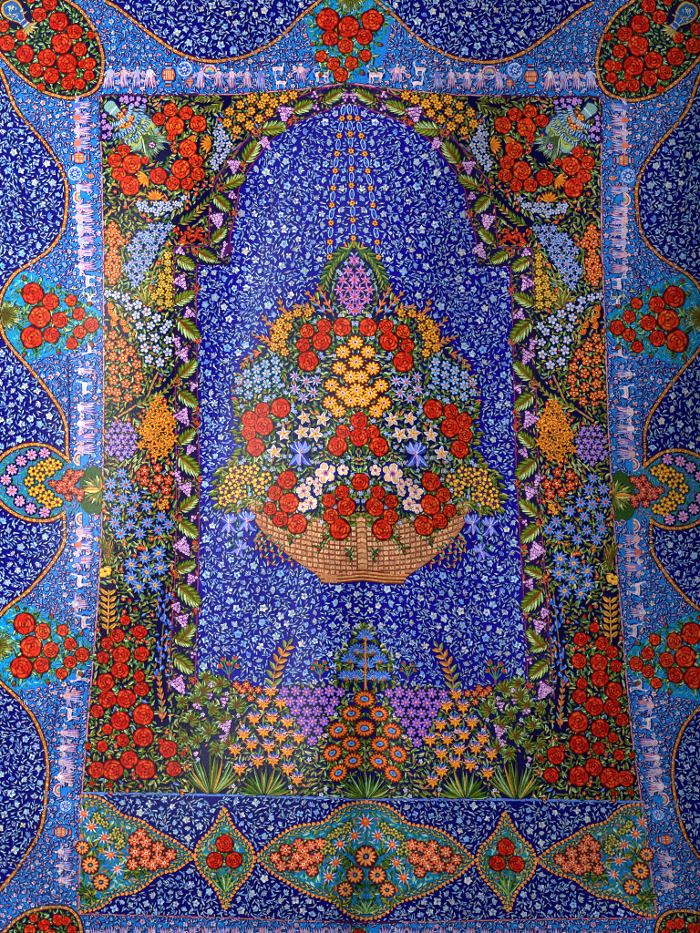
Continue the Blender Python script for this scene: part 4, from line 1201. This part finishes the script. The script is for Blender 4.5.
# ---- plants along the foot of the field
dark_poly = smooth([(cx_at(705), 700), (340, 690), (316, 688), (300, 692), (288, 684), (270, 690), (256, 688), (244, 682), (226, 676), (210, 674), (194, 680), (194, 780), (366, 790)], 3)
ft_ = Part('flower_bed', RUG, 'self', label='dark flower bed along the foot of the field, full of small leaves')
ground(ft_, [(194, 680)] + smooth([(210, 676), (226, 680), (244, 686), (256, 692), (270, 693), (288, 688), (300, 692), (316, 690), (340, 700), (352, 706), (cx_at(706), 690)], 3) + [(366.4, 799), (310, 797.4), (240, 795), (195, 794)], (16, 9, 74), 0.0014, 6)
bed_poly = [(194, 680), (226, 680), (256, 692), (316, 690), (345, 700), (366, 690), (366.4, 799), (310, 797.4), (240, 795), (195, 794)]

q = plant('vine_bush')
for x, y in ((180, 702), (190, 721), (198, 742), (204, 679), (202, 692), (211, 709), (221, 686), (236, 707), (210, 733), (218, 748), (195, 701), (226, 722), (228, 746), (186, 738)):
    fan_leaf(q, x, y, U(9.5, 12.5), U(0, 6.28)); mark(x, y, 7)
for x, y, s in ((211, 685, 6), (210, 696, 6), (224, 702, 9), (198, 706, 8), (226, 727.6, 13), (224, 739, 8), (196, 754, 5)):
    grapes(q, x, y, s, s, U(.8, 2)); mark(x, y, s * .6)
def red_buds(q, x, y, s=1.):
    line(q, [(x, y + 14 * s), (x + .5, y)], 1.5, (150, 80, 50), .6)
    for dx, dy in ((-9, -1), (-6, -8), (6, -9), (8, -1), (0, -3)):
        line(q, [(x, y + 8 * s), (x + dx * s, y + dy * s)], .9, (70, 130, 80), .5)
        for t in (-.6, 0, .6): leaf(q, x + dx * s * .7, y + dy * s * .7 + 1, 6 * s, 2.4 * s, math.atan2(dy - 4, dx) + t, (110, 170, 110), (40, 100, 60), lev=.6)
        emit(q, ell(x + dx * s, y + dy * s, 2.2 * s, 1.8 * s, 0, 7), (196, 30, 40), 2.6)
    mark(x, y, 11 * s)
q = plant('red_bud_plant'); red_buds(q, 229, 667)
q = plant('red_bud_plant'); red_buds(q, 320, 669, .8)
q = plant('small_orange_flower_sprig')
flowers(q, zm(195, 635)((240, 290), (300, 290), (280, 325), (325, 320), (370, 320), (325, 370), (260, 310)), lambda p, x, y, r: flower(p, x, y, r, 6, (226, 100, 50), (150, 40, 30), (240, 190, 120), (130, 30, 30), out=(50, 8, 30)), 4.2)
q = plant('leafy_twig')
tw = [(273, 690), (274, 675), (279, 660), (288, 645)]
fern(q, tw, 6, 12, 4.8, [((222, 160, 80), (176, 104, 44)), ((150, 160, 100), (84, 110, 60)), ((206, 140, 70), (150, 90, 40))], (190, 110, 50), taper=.25, lev=1, open_=.95); mark_line(tw, 8)
q = plant('lily_plant')
LL_ = zm(195, 635)((440, 330), (400, 400), (500, 395), (345, 490), (450, 485), (540, 510), (285, 580), (400, 565), (500, 595), (605, 600), (330, 640), (430, 655), (235, 670), (540, 680)) + zm(185, 745)((390, 12), (490, 20), (590, 40), (290, 45), (425, 95), (515, 90), (320, 140), (600, 140), (655, 200))
seen_l = []
def f_lily(p, x, y, r):
    motif()
    for t in (-.5, 0, .5): leaf(p, x, y, r * 1.15, r * .36, -PI / 2 + t, (80, 146, 236), (36, 86, 214), lev=1)
    for t in (-1.25, -.8, .8, 1.25): leaf(p, x, y, r * 1.1, r * .3, -PI / 2 + t, (232, 190, 190), (220, 120, 96), out=(60, 10, 50), lev=1.6)
    for t in (-.25, .25): leaf(p, x, y + r * .1, r * .75, r * .2, -PI / 2 + t, (232, 186, 180), (206, 90, 80), out=(90, 10, 40), lev=2.2)
    for t in (-1.75, -1.0, 0, 1.0, 1.75): leaf(p, x, y + r * .05, r * .8, r * .36, PI / 2 + t, (240, 168, 44), (212, 118, 22), out=(80, 20, 20), lev=2.8)
    line(p, [(x, y + r * .3), (x + U(-.5, .5), y + r)], 1.4, (196, 110, 50), 3)
    mark(x, y, r * .8)
for x, y in LL_:
    if all((x - a) ** 2 + (y - b_) ** 2 > 30 for a, b_ in seen_l):
        seen_l.append((x, y)); f_lily(q, x, y, 7.6)
q = plant('violet_plant')
vt = [(281, 687), (349, 690), (343, 702), (319, 741), (309, 741), (287, 706)]
ground(q, vt, (18, 6, 82), .0016, 5)
for k in range(40):
    w0 = random.choice(vt); w1 = random.choice(vt); t_ = R()
    leaf(q, w0[0] + (w1[0] - w0[0]) * t_, w0[1] + (w1[1] - w0[1]) * t_, U(5, 8), 2.6, U(0, 6.28), *random.choice(OLIVES + GREENS[:3]), lev=.2)
flowers(q, hexfill(vt, 11.2, .8), lambda p, x, y, r: flower(p, x, y, r, 7, (152, 108, 212), (92, 52, 170), (190, 70, 90), (240, 190, 120)), 6.3)
for x in np.arange(284, 346, 6.5): leaf(q, x, 690 + U(-2, 2), 8, 3, -PI / 2 + U(-.3, .3), *random.choice(OLIVES), lev=.4)
line(q, smooth([(298, 735), (296, 722), (292, 712)], 3), 1.2, (190, 110, 60), .6)
q = plant('blue_umbel_bush', 'self', 'bush of blue fan shaped blooms above the orange sunflowers')
ground(q, smooth([(cx_at(622), 622), (356, 630), (346, 646), (338, 662), (336, 684), (348, 692), (cx_at(692), 694)], 3), (14, 9, 84), 0.0013, 5)
mark_poly([(cx_at(622), 622), (356, 630), (346, 646), (338, 662), (336, 684), (348, 692), (cx_at(692), 694)])
for k in range(46):
    y_ = U(626, 690); x_ = cx_at(y_) - U(0, (y_ - 618) * .42)
    leaf(q, x_, y_, U(6, 9), U(2.6, 4), U(0, 6.28), *random.choice(OLIVES + GREENS[:3]), lev=0, rib=(40, 60, 20))
def umbel(p, x, y, r):
    motif()
    emit(p, blob(x, y - r * .1, r * .98, 12, .06, 0, 7), (16, 12, 90), .9)
    for k in range(9):
        t = -1.5 + 3.0 * k / 8
        leaf(p, x, y + r * .3, r * 1.18, r * .42, -PI / 2 + t, (96, 150, 232), (40, 84, 190), lev=1.2)
    for k in range(7):
        t = -1.3 + 2.6 * k / 6
        leaf(p, x, y + r * .3, r * .55, r * .2, -PI / 2 + t, (150, 190, 240), (70, 110, 206), out=None, lev=3)
    for t in (-.7, 0, .7): leaf(p, x, y + r * .55, r * .5, r * .26, -PI / 2 + t, (216, 140, 80), (150, 70, 40), out=(60, 20, 30), lev=3.4)
for x, y in ((356.5, 650.0), (349, 659), (356, 676), (346, 676)): umbel(q, x, y, 8); leaf_ring(q, x - 4, y, 5, 5, OLIVES + GREENS[:2], (6, 9), (3, 4.4), .2, a0=PI * .6, a1=PI * 1.5); mark(x, y, 8)
tq = q.twin; q.twin = None
for x, y in ((365, 636), (365.3, 664)):
    q2 = Part('umbel_head', q, None); umbel(q2, x, y, 8.6); mark(x, y, 8)
leaf_ring(q2, 365, 632, 5, 7, OLIVES, (6, 8), (3, 4), .2, a0=-PI * .95, a1=-.05 * PI)
line(q2, [(365.5, 690), (365.3, 640)], 2.2, (190, 110, 60), 1.0)
q.twin = tq
q = plant('sunflower_bush', 'self', 'pyramid bush of orange sunflowers with blue hearts in the middle of the bed')
def f_sun(p, x, y, r, tilt=0., heart=(84, 146, 214)):
    emit(p, ell(x, y, r * 1.1, r * .9, tilt, 14), (70, 14, 16), 1.8)
    for k in range(16):
        a = k * 2 * PI / 16
        lx_, ly_ = r * math.cos(a), r * .8 * math.sin(a)
        ca, sa = math.cos(tilt), math.sin(tilt)
        L = math.hypot(lx_, ly_)
        leaf(p, x, y, L, r * .34, math.atan2(lx_ * sa + ly_ * ca, lx_ * ca - ly_ * sa), (240, 132, 44), (206, 76, 24), out=(120, 30, 16), lev=2)
    emit(p, ell(x, y, r * .5, r * .36, tilt, 10), (64, 16, 30), 4.6)
    emit(p, ell(x, y, r * .38, r * .24, tilt, 10), heart, 5)
    emit(p, ell(x, y, r * .16, r * .1, tilt, 8), (50, 70, 150), 5.4)
def f_sun_m(p, x, y, r, tilt=0., heart=(84, 146, 214)):
    f_sun(p, x, y, r, tilt, heart); mark(x, y, r)
SU = [(351.3, 713.6, -.1), (338.4, 730, -.3), (351.3, 743.6, .1), (332.4, 753, -.6), (353, 760.7, -.2), (338.4, 772.8, -.7)]
for x, y, t in SU:
    leaf_ring(q, x, y, 6, 7, GREENS[:3] + OLIVES[:2], (6, 9), (3.6, 5), .2)
    f_sun_m(q, x, y, 9.6, t)
qs = Part('sunflower_head', q, None)
leaf_ring(qs, 364.5, 699, 6, 8, GREENS[:3] + OLIVES[:2], (7, 9), (3.6, 5), .2)
f_sun_m(qs, 364.5, 699, 10.2); qs = Part('sunflower_head', q, None); f_sun_m(qs, 364.7, 728.3, 10)
line(qs, [(365, 780), (365, 740)], 1.8, (110, 110, 50), .8)
q = plant('grass_tuft', None, 'green grass tuft in the middle of the bed, under the sunflowers')
tuft(q, 366, 798.5, 30, 17, 1.25, OLIVES[2:4] + GREENS[:2] + [GREENS[3]]); mark(366, 785, 14)
q = plant('grass_tuft'); tuft(q, 211, 794, 43, 14, .75, [((232, 160, 60), (190, 110, 30)), ((226, 150, 50), (150, 120, 40)), OLIVES[2], OLIVES[4], GREENS[3]], w=3); mark_line([(211, 792), (211, 756)], 10); mark(211, 785, 16)
q = plant('palm_tuft'); tuft(q, 264, 795, 31, 14, 1.3, OLIVES[:4] + GREENS[:4], w=3.6); mark_line([(250, 786), (264, 775), (280, 786)], 9)
leaf_fill(ft_, [bed_poly], GREENS + PALE, (5, 9), (2.0, 3.2), 1.1, extra=(.05, tiny_blossom(ft_)))
mark_poly(bed_poly)
for y in (592, 604, 616, 256, 262):
    for k, t in enumerate((.75, 1.15)):
        leaf(fld, cx_at(y) - .4, y + 3 * k, 5.6, 1.9, -PI / 2 - t, random.choice(SP_W), random.choice(SP_S), out=(10, 4, 100), lev=.4)
    mark_line([(cx_at(y), y), (cx_at(y) - 4, y - 2)], 2)
for y in (596, 612, 628):
    flower(fld, cx_at(y) - 7, y - 2, 3.6, 5, (196, 206, 226), (110, 150, 214), (206, 180, 80), lev=.6, out=(10, 4, 100)); mark(cx_at(y) - 7, y - 2, 4)
sprigs(fld, [field_poly], 1.25, gap=4.6, outline=(14, 4, 100))
# what is left of the garden panel
lp = [panel_poly]
mark_poly(field_poly)
leaf_fill(pan, lp, GREENS + OLIVES * 2 + [((206, 140, 60), (150, 90, 30)), ((120, 160, 214), (60, 90, 180)), ((186, 200, 150), (120, 140, 80))] + PALE, (5, 9), (1.9, 3.1), 1.2, extra=(.06, tiny_blossom(pan)))

# ================================================================== lower panel
lo = Part('lower_panel', RUG, 'self', label='dark blue strip with five pointed cartouches below the flower bed')
ground(lo, lower_poly, (12, 3, 106), 0.0009, 6)
line(lo, resample([(79, 914), (160, 916), (240, 918.6), (300, 921), (366, 922.5)], 5), 2.2, (70, 16, 60), -1.0)
line(lo, resample([(79, 914), (160, 916), (240, 918.6), (300, 921), (366, 922.5)], 5), 1.1, (200, 120, 130), -.7)
line(lo, resample(panelL2, 5), 1.6, (196, 110, 120), -.7)
def cart_edge(p, path):
    pts = resample(path, 3)
    line(p, pts, 2.0, (40, 8, 60), -.6)
    n = len(pts)
    for k, q in enumerate(resample(path, 4.6)):
        emit(p, ell(q[0], q[1], 2.3, 2.3, 0, 8), (60, 12, 40), -.2)
        for t in (0, 2.1, 4.2):
            emit(p, ell(q[0] + 1.0 * math.cos(t), q[1] + 1.0 * math.sin(t), 1.15, 1.15, 0, 6), (236, 160, 60) if k % 2 else (228, 130, 60), .4)
        mark(q[0], q[1], 2.6)
def scroll(p, path, off):
    pts = resample(path, 3.2)
    m = len(pts)
    for k in range(1, m - 1):
        dx, dy = pts[k + 1][0] - pts[k - 1][0], pts[k + 1][1] - pts[k - 1][1]
        L = math.hypot(dx, dy) or 1
        x, y = pts[k][0] - dy / L * off, pts[k][1] + dx / L * off
        a = math.atan2(dy, dx)
        leaf(p, x, y, 4.6, 1.7, a + (.5 if k % 2 else -.5), (214, 186, 80), (150, 130, 50), out=(10, 50, 80), lev=.6)
        mark(x, y, 1.8)
def f_cor(p, x, y, r): flower(p, x, y, r, 7, (236, 120, 76), (176, 50, 36), (250, 200, 150), (130, 30, 40), out=(70, 20, 30))
def f_flame(p, x, y, r):
    for k in range(9): leaf(p, x, y, r, r * .2, k * .7 + .2, (226, 226, 240), (150, 170, 226), out=None, lev=1.4)
    emit(p, blob(x, y, r * .55, 9, .2), (80, 14, 20), 2.2)
    emit(p, blob(x, y, r * .45, 9, .2), (224, 84, 36), 2.6)
    emit(p, ell(x, y - r * .1, r * .2, r * .16, 0, 6), (246, 160, 70), 3)
def f_dsun(p, x, y, r, lev=2):
    flower(p, x, y, r, 12, (240, 150, 76), (176, 60, 40), (40, 20, 50), (60, 140, 200), out=(60, 20, 30), lev=lev); mark(x, y, r)
def f_tiny(p, x, y, r): flower(p, x, y, r, 6, (206, 180, 70), (120, 110, 40), (40, 70, 70), None, out=(16, 50, 60))
CFILL = [((126, 150, 50), (60, 96, 34)), ((90, 196, 190), (40, 140, 170)), ((56, 96, 34), (30, 64, 30)), ((216, 126, 66), (160, 70, 44)), ((170, 176, 80), (90, 120, 50)), ((40, 140, 214), (24, 90, 180)), ((96, 130, 40), (40, 80, 30)), ((196, 206, 170), (110, 170, 150))]
# middle cartouche
mc = Part('large_cartouche', lo, 'self', label='large teal pointed cartouche with sunflowers in the middle of the lower strip')
up = smooth([(255.5, 857.5), (266, 848), (276, 839), (290, 829), (305, 825), (318, 823.5), (326, 821), (332, 814), (344, 806), (356, 803), (366.2, 802)], 4)
dn = smooth([(366, 919), (354, 917), (344, 911), (336, 903), (326, 899), (312, 895), (299, 889), (286, 881), (274, 874), (264, 865), (255.5, 857.5)], 4)
ground(mc, up + dn[:-1], TEAL, 0.0014, 6)
cart_edge(mc, up); cart_edge(mc, dn); scroll(mc, up, 5); scroll(mc, dn, 5)
flowers(mc, zm(230, 693, 2.9167)((200, 440), (235, 445), (195, 478), (230, 485), (162, 458), (132, 480), (240, 518), (182, 500), (212, 462), (215, 500), (150, 505), (255, 480), (262, 440)) , f_cor, 6.6)
flowers(mc, zm(305, 785)((290, 295), (205, 345), (180, 450), (140, 535)), f_flame, 8)
flowers(mc, zm(305, 785)((255, 235), (195, 270), (150, 300), (110, 385), (235, 262), (130, 345), (180, 290), (160, 385)), f_tiny, 4.4)
f_dsun(mc, 355, 875, 8.8); f_dsun(mc, 345.3, 889.6, 7.8)
hd = Part('flower_head', mc, None)
f_dsun(hd, 366, 856.5, 11, 4); hd = Part('flower_head', mc, None); f_flame(hd, 365.4, 822, 10); mark(365.4, 822, 8)
for x, y in ((351, 858), (340, 868), (352, 885), (340, 896), (354, 900)): leaf_ring(mc, x, y, 3, 6, GREENS[:3] + OLIVES[:3], (7, 11), (3, 4.4), .4); mark(x, y, 5)
for t in (-1.2, -.8, -.4, 0, .4, .8, 1.2): leaf(mc, 366, 914, 15, 3, -PI / 2 + t, *random.choice(GREENS), lev=1)
leaf_fill(mc, [up + dn], CFILL, (5, 9), (2.2, 3.6), 1.2)
mark_poly(up + dn)
# pair of diamonds
dm = Part('small_cartouche', lo, 'pair')
dpoly = smooth([(224, 809), (216, 824), (207, 835), (199, 843), (195.5, 855), (198, 867), (205, 877), (214, 886), (220, 897), (225, 909), (231, 897), (238, 887), (246, 878), (252, 868), (254, 857), (250, 845), (241, 836), (232, 825)], 4, True)
ground(dm, dpoly, (24, 120, 150), 0.0014, 5)
cart_edge(dm, dpoly + dpoly[:1])
scroll(dm, dpoly + dpoly[:1], -4.6)
for x, y, r in ((224.5, 844, 8.6), (214.8, 860.5, 8.2), (234, 860, 8.2)):
    leaf_ring(dm, x, y, 6, 6, GREENS, (6, 9), (3, 4), .4)
for x, y, r in ((224.5, 844, 8.6), (214.8, 860.5, 8.2), (234, 860, 8.2)):
    e = Part('rose', dm, 'pair'); rose(e, x, y, r, U(-.4, .1)); mark(x, y, r)
for t in (-.9, -.5, -.2, .2, .5, .9): leaf(dm, 225, 893, 22, 3.2, -PI / 2 + t * .8, *random.choice(GREENS), lev=.6)
leaf_fill(dm, [dpoly], CFILL, (4, 7), (2, 3), 1.2)
mark_poly(dpoly)
# pair at the ends
ec = Part('end_cartouche', lo, 'pair')
eu = smooth([(81.5, 796), (95.7, 797), (110.7, 805.5), (121.4, 815), (140.7, 821), (155.7, 831), (173, 840), (184, 848), (194, 856.4)], 4)
ed = smooth([(194, 856.4), (177, 869), (166, 872), (155.7, 876), (147, 884), (134, 892), (115, 895.5), (106.4, 903), (95.7, 909), (80.5, 912)], 4)
ground(ec, eu + ed[1:] + [(79.8, 860)], TEAL, 0.0014, 6)
cart_edge(ec, eu); cart_edge(ec, ed); scroll(ec, eu, 5); scroll(ec, ed, 5)
ZE = zm(70, 790, 4.6667)
flowers(ec, ZE((300, 235), (355, 243), (305, 288), (355, 297), (412, 270), (412, 318), (470, 302), (292, 348), (348, 335), (385, 350), (440, 340), (330, 205)), f_cor, 6.8)
flowers(ec, ZE((65, 112), (100, 170), (160, 222), (190, 302), (222, 370)), f_flame, 8.2)
for x, y, r in ZE((95, 350, 9), (145, 430, 8.4), (58, 270, 7)): f_dsun(ec, x, y, r)
flowers(ec, ZE((125, 120), (165, 160), (215, 190), (240, 250), (140, 145), (235, 220), (200, 215), (225, 260)), f_tiny, 4.6)
for x, y in ZE((110, 275), (80, 480), (100, 500), (290, 375), (330, 375)): leaf_ring(ec, x, y, 2, 8, GREENS[:3] + OLIVES[:3], (7, 11), (3, 4.2), .2); mark(x, y, 6)
leaf_fill(ec, [eu + ed + [(79.8, 860)]], CFILL, (5, 9), (2.2, 3.6), 1.2)
mark_poly(eu + ed + [(79.8, 860)])
sprigs(lo, [lower_poly], 1.2, gap=4.0, rb=(3.0, 4.3), outline=(8, 3, 76))

# ================================================================== turn the design into cloth
def silk():
    m = bpy.data.materials.new('silk_pile'); m.use_nodes = True
    nt = m.node_tree; N = nt.nodes; Lk = nt.links
    N.clear()
    out = N.new('ShaderNodeOutputMaterial'); bs = N.new('ShaderNodeBsdfPrincipled')
    at = N.new('ShaderNodeAttribute'); at.attribute_name = 'thread'
    tc = N.new('ShaderNodeTexCoord')
    mp = N.new('ShaderNodeMapping'); mp.inputs['Scale'].default_value = (1, 1, .55)
    n1 = N.new('ShaderNodeTexNoise'); n1.inputs['Scale'].default_value = 460; n1.inputs['Detail'].default_value = 2
    n2 = N.new('ShaderNodeTexNoise'); n2.inputs['Scale'].default_value = 7; n2.inputs['Detail'].default_value = 4
    Lk.new(tc.outputs['Object'], mp.inputs['Vector']); Lk.new(mp.outputs['Vector'], n1.inputs['Vector']); Lk.new(tc.outputs['Object'], n2.inputs['Vector'])
    r1 = N.new('ShaderNodeMapRange'); r1.inputs['From Min'].default_value = .3; r1.inputs['From Max'].default_value = .7; r1.inputs['To Min'].default_value = .62; r1.inputs['To Max'].default_value = 1.38
    Lk.new(n1.outputs['Fac'], r1.inputs['Value'])
    r2 = N.new('ShaderNodeMapRange'); r2.inputs['From Min'].default_value = .3; r2.inputs['From Max'].default_value = .7; r2.inputs['To Min'].default_value = .88; r2.inputs['To Max'].default_value = 1.12
    Lk.new(n2.outputs['Fac'], r2.inputs['Value'])
    mu = N.new('ShaderNodeMath'); mu.operation = 'MULTIPLY'
    Lk.new(r1.outputs[0], mu.inputs[0]); Lk.new(r2.outputs[0], mu.inputs[1])
    vm = N.new('ShaderNodeVectorMath'); vm.operation = 'SCALE'
    Lk.new(at.outputs['Color'], vm.inputs[0]); Lk.new(mu.outputs[0], vm.inputs['Scale'])
    Lk.new(vm.outputs[0], bs.inputs['Base Color'])
    bs.inputs['Roughness'].default_value = .34
    bs.inputs['Specular IOR Level'].default_value = .06
    bs.inputs['Sheen Weight'].default_value = 0
    bs.inputs['Sheen Roughness'].default_value = .4
    bp = N.new('ShaderNodeBump'); bp.inputs['Strength'].default_value = .35; bp.inputs['Distance'].default_value = .0012
    Lk.new(n1.outputs['Fac'], bp.inputs['Height']); Lk.new(bp.outputs['Normal'], bs.inputs['Normal'])
    Lk.new(bs.outputs[0], out.inputs['Surface'])
    return m
SILK = silk()
col = sc.collection

def lin_np(a):
    a = np.clip(a, 0, 255) / 255.0
    return np.where(a <= .04045, a / 12.92, ((a + .055) / 1.055) ** 2.4)

RNG = np.random.default_rng(5)
def gather(p):
    """all pieces that belong in part p: its own, and the mirrored ones it receives"""
    V, F, C = [], [], []
    base = 0
    def add(src, flip):
        nonlocal base
        xs, ys, zs, cs, sizes = [], [], [], [], []
        for pts, z, c in src.polys:
            n = len(pts)
            if n >= 7:                                    # round pieces are fans, so that they follow the folds
                mx, my = sum(q[0] for q in pts) / n, sum(q[1] for q in pts) / n
                pts = list(pts) + [((q[0] + mx) / 2, (q[1] + my) / 2) for q in pts] + [(mx, my)]; n = 2 * n + 1
                sizes.append(-n)
            else:
                sizes.append(n)
            for q in pts:
                xs.append(q[0]); ys.append(q[1])
            zs += [z] * n; cs += [c] * n
        idx = 0
        faces = []
        for n in sizes:
            if n < 0:
                n = -n; b0 = base + idx
                m = (n - 1) // 2
                faces += [[b0 + n - 1, b0 + m + i, b0 + m + (i + 1) % m] for i in range(m)]
                faces += [[b0 + i, b0 + (i + 1) % m, b0 + m + (i + 1) % m, b0 + m + i] for i in range(m)]
            else:
                faces.append(list(range(base + idx, base + idx + n)))
            idx += n
        off = base + idx
        for vs, fs, z, c in src.tris:
            for q in vs:
                xs.append(q[0]); ys.append(q[1])
            zs += [z - .0000] * len(vs); cs += [c] * len(vs)
            faces += [[off + i for i in f] for f in fs]
            off += len(vs)
        if not xs: return
        x, y = np.array(xs), np.array(ys)
        if flip: x, y = mirrored(x, y)
        nb = sum(abs(n) for n in sizes)                                   # hand-knotted wobble of the drawn figures
        x[:nb] += RNG.normal(0, .2, nb); y[:nb] += RNG.normal(0, .2, nb)
        V.append(to_world(x, y, np.array(zs))); C.append(np.array(cs, float)); F.extend(faces)
        base = off
    if p.flip:
        add(p.src, True)
    else:
        add(p, False)
        if p.twin is p: add(p, True)
    if not V: return None
    return np.concatenate(V), F, np.concatenate(C)

def mesh_of(p):
    g = gather(p)
    me = bpy.data.meshes.new(p.name)
    if g is None: return me
    V, F, C = g
    # every face looks into the room
    ls = np.array([len(f) for f in F]); fl = np.fromiter((i for f in F for i in f), int, ls.sum())
    st = np.concatenate([[0], np.cumsum(ls)[:-1]])
    nx = np.concatenate([fl[1:], fl[:1]]); nx[st + ls - 1] = fl[st]
    ar = np.add.reduceat(V[fl, 0] * V[nx, 2] - V[nx, 0] * V[fl, 2], st)
    F = [f if a > 0 else f[::-1] for f, a in zip(F, ar)]
    me.from_pydata(V.tolist(), [], F)
    at = me.attributes.new('thread', 'FLOAT_COLOR', 'POINT')
    rgba = np.ones((len(C), 4), np.float32); rgba[:, :3] = lin_np(C)
    at.data.foreach_set('color', rgba.ravel())
    me.materials.append(SILK)
    me.update()
    return me

rug = bpy.data.objects.new('hanging_carpet', None)
rug.empty_display_size = .2
col.objects.link(rug)
rug.location = (0, 1.8, 0.4)
rug['label'] = 'blue silk carpet woven with a flower basket under a grapevine arch and rose border'
rug['category'] = 'carpet'
OBJ = {}
def build(p):
    if p in OBJ: return OBJ[p]
    o = bpy.data.objects.new(p.name, mesh_of(p))
    col.objects.link(o)
    OBJ[p] = o
    par = rug if p.parent == RUG else build(p.parent)
    o.parent = par
    o.matrix_parent_inverse = rug.matrix_basis.inverted() if par is rug else par.matrix_basis.inverted()
    if p.label: o['label'] = p.label
    return o
rug.matrix_basis  # location is set above
bpy.context.view_layer.update()
for p in PARTS:
    if p.name and (p.polys or p.tris or p.flip): build(p)

# ---- plain wall the carpet hangs on
def wall():
    me = bpy.data.meshes.new('wall')
    X, y0, y1, z0, z1 = 6.0, 2.25, 2.45, -1.0, 5.0
    v = [(-X, y0, z0), (X, y0, z0), (X, y0, z1), (-X, y0, z1), (-X, y1, z0), (X, y1, z0), (X, y1, z1), (-X, y1, z1)]
    f = [(0, 1, 2, 3), (5, 4, 7, 6), (4, 0, 3, 7), (1, 5, 6, 2), (3, 2, 6, 7), (4, 5, 1, 0)]
    me.from_pydata(v, [], f)
    m = bpy.data.materials.new('plaster'); m.use_nodes = True
    nt = m.node_tree; bs = nt.nodes['Principled BSDF']
    n = nt.nodes.new('ShaderNodeTexNoise'); n.inputs['Scale'].default_value = 9; n.inputs['Detail'].default_value = 6
    r = nt.nodes.new('ShaderNodeValToRGB'); r.color_ramp.elements[0].color = (.16, .15, .14, 1); r.color_ramp.elements[1].color = (.24, .22, .2, 1)
    nt.links.new(n.outputs['Fac'], r.inputs['Fac']); nt.links.new(r.outputs['Color'], bs.inputs['Base Color']); bs.inputs['Roughness'].default_value = .9
    me.materials.append(m)
    o = bpy.data.objects.new('wall', me); col.objects.link(o); o['kind'] = 'structure'
wall()

# ------------------------------------------------------------------ light
w = bpy.data.worlds.new('World'); sc.world = w; w.use_nodes = True
bgn = w.node_tree.nodes['Background']
bgn.inputs['Color'].default_value = (.78, .86, 1.0, 1); bgn.inputs['Strength'].default_value = .17
def lamp(name, loc, target, size, power, color):
    d = bpy.data.lights.new(name, 'AREA'); d.shape = 'DISK'; d.size = size; d.energy = power; d.color = color
    o = bpy.data.objects.new(name, d); col.objects.link(o); o.location = loc
    o.rotation_euler = (Vector(target) - Vector(loc)).to_track_quat('-Z', 'Y').to_euler()
lamp('key_lamp', (-1.0, 0.4, 2.0), (-0.02, 1.8, 1.46), .4, 45, (1.0, .97, .92))  # unseen key light, high on the left, raking across the folds

# ------------------------------------------------------------------ camera
cam = bpy.data.cameras.new('camera'); co = bpy.data.objects.new('camera', cam); col.objects.link(co)
co.location = (0, 0, CAMZ); co.rotation_euler = (PI / 2, 0, 0)
cam.sensor_fit = 'VERTICAL'; cam.sensor_height = 24.0; cam.lens = 24.0 * FOC / 933.0
cam.clip_start = .01; cam.clip_end = 100
sc.camera = co
sc.view_settings.view_transform = 'Standard'; sc.view_settings.look = 'None'
sc.view_settings.exposure = 0; sc.view_settings.gamma = 1
sc.render.engine = 'CYCLES'
sc.cycles.filter_width = 1.0
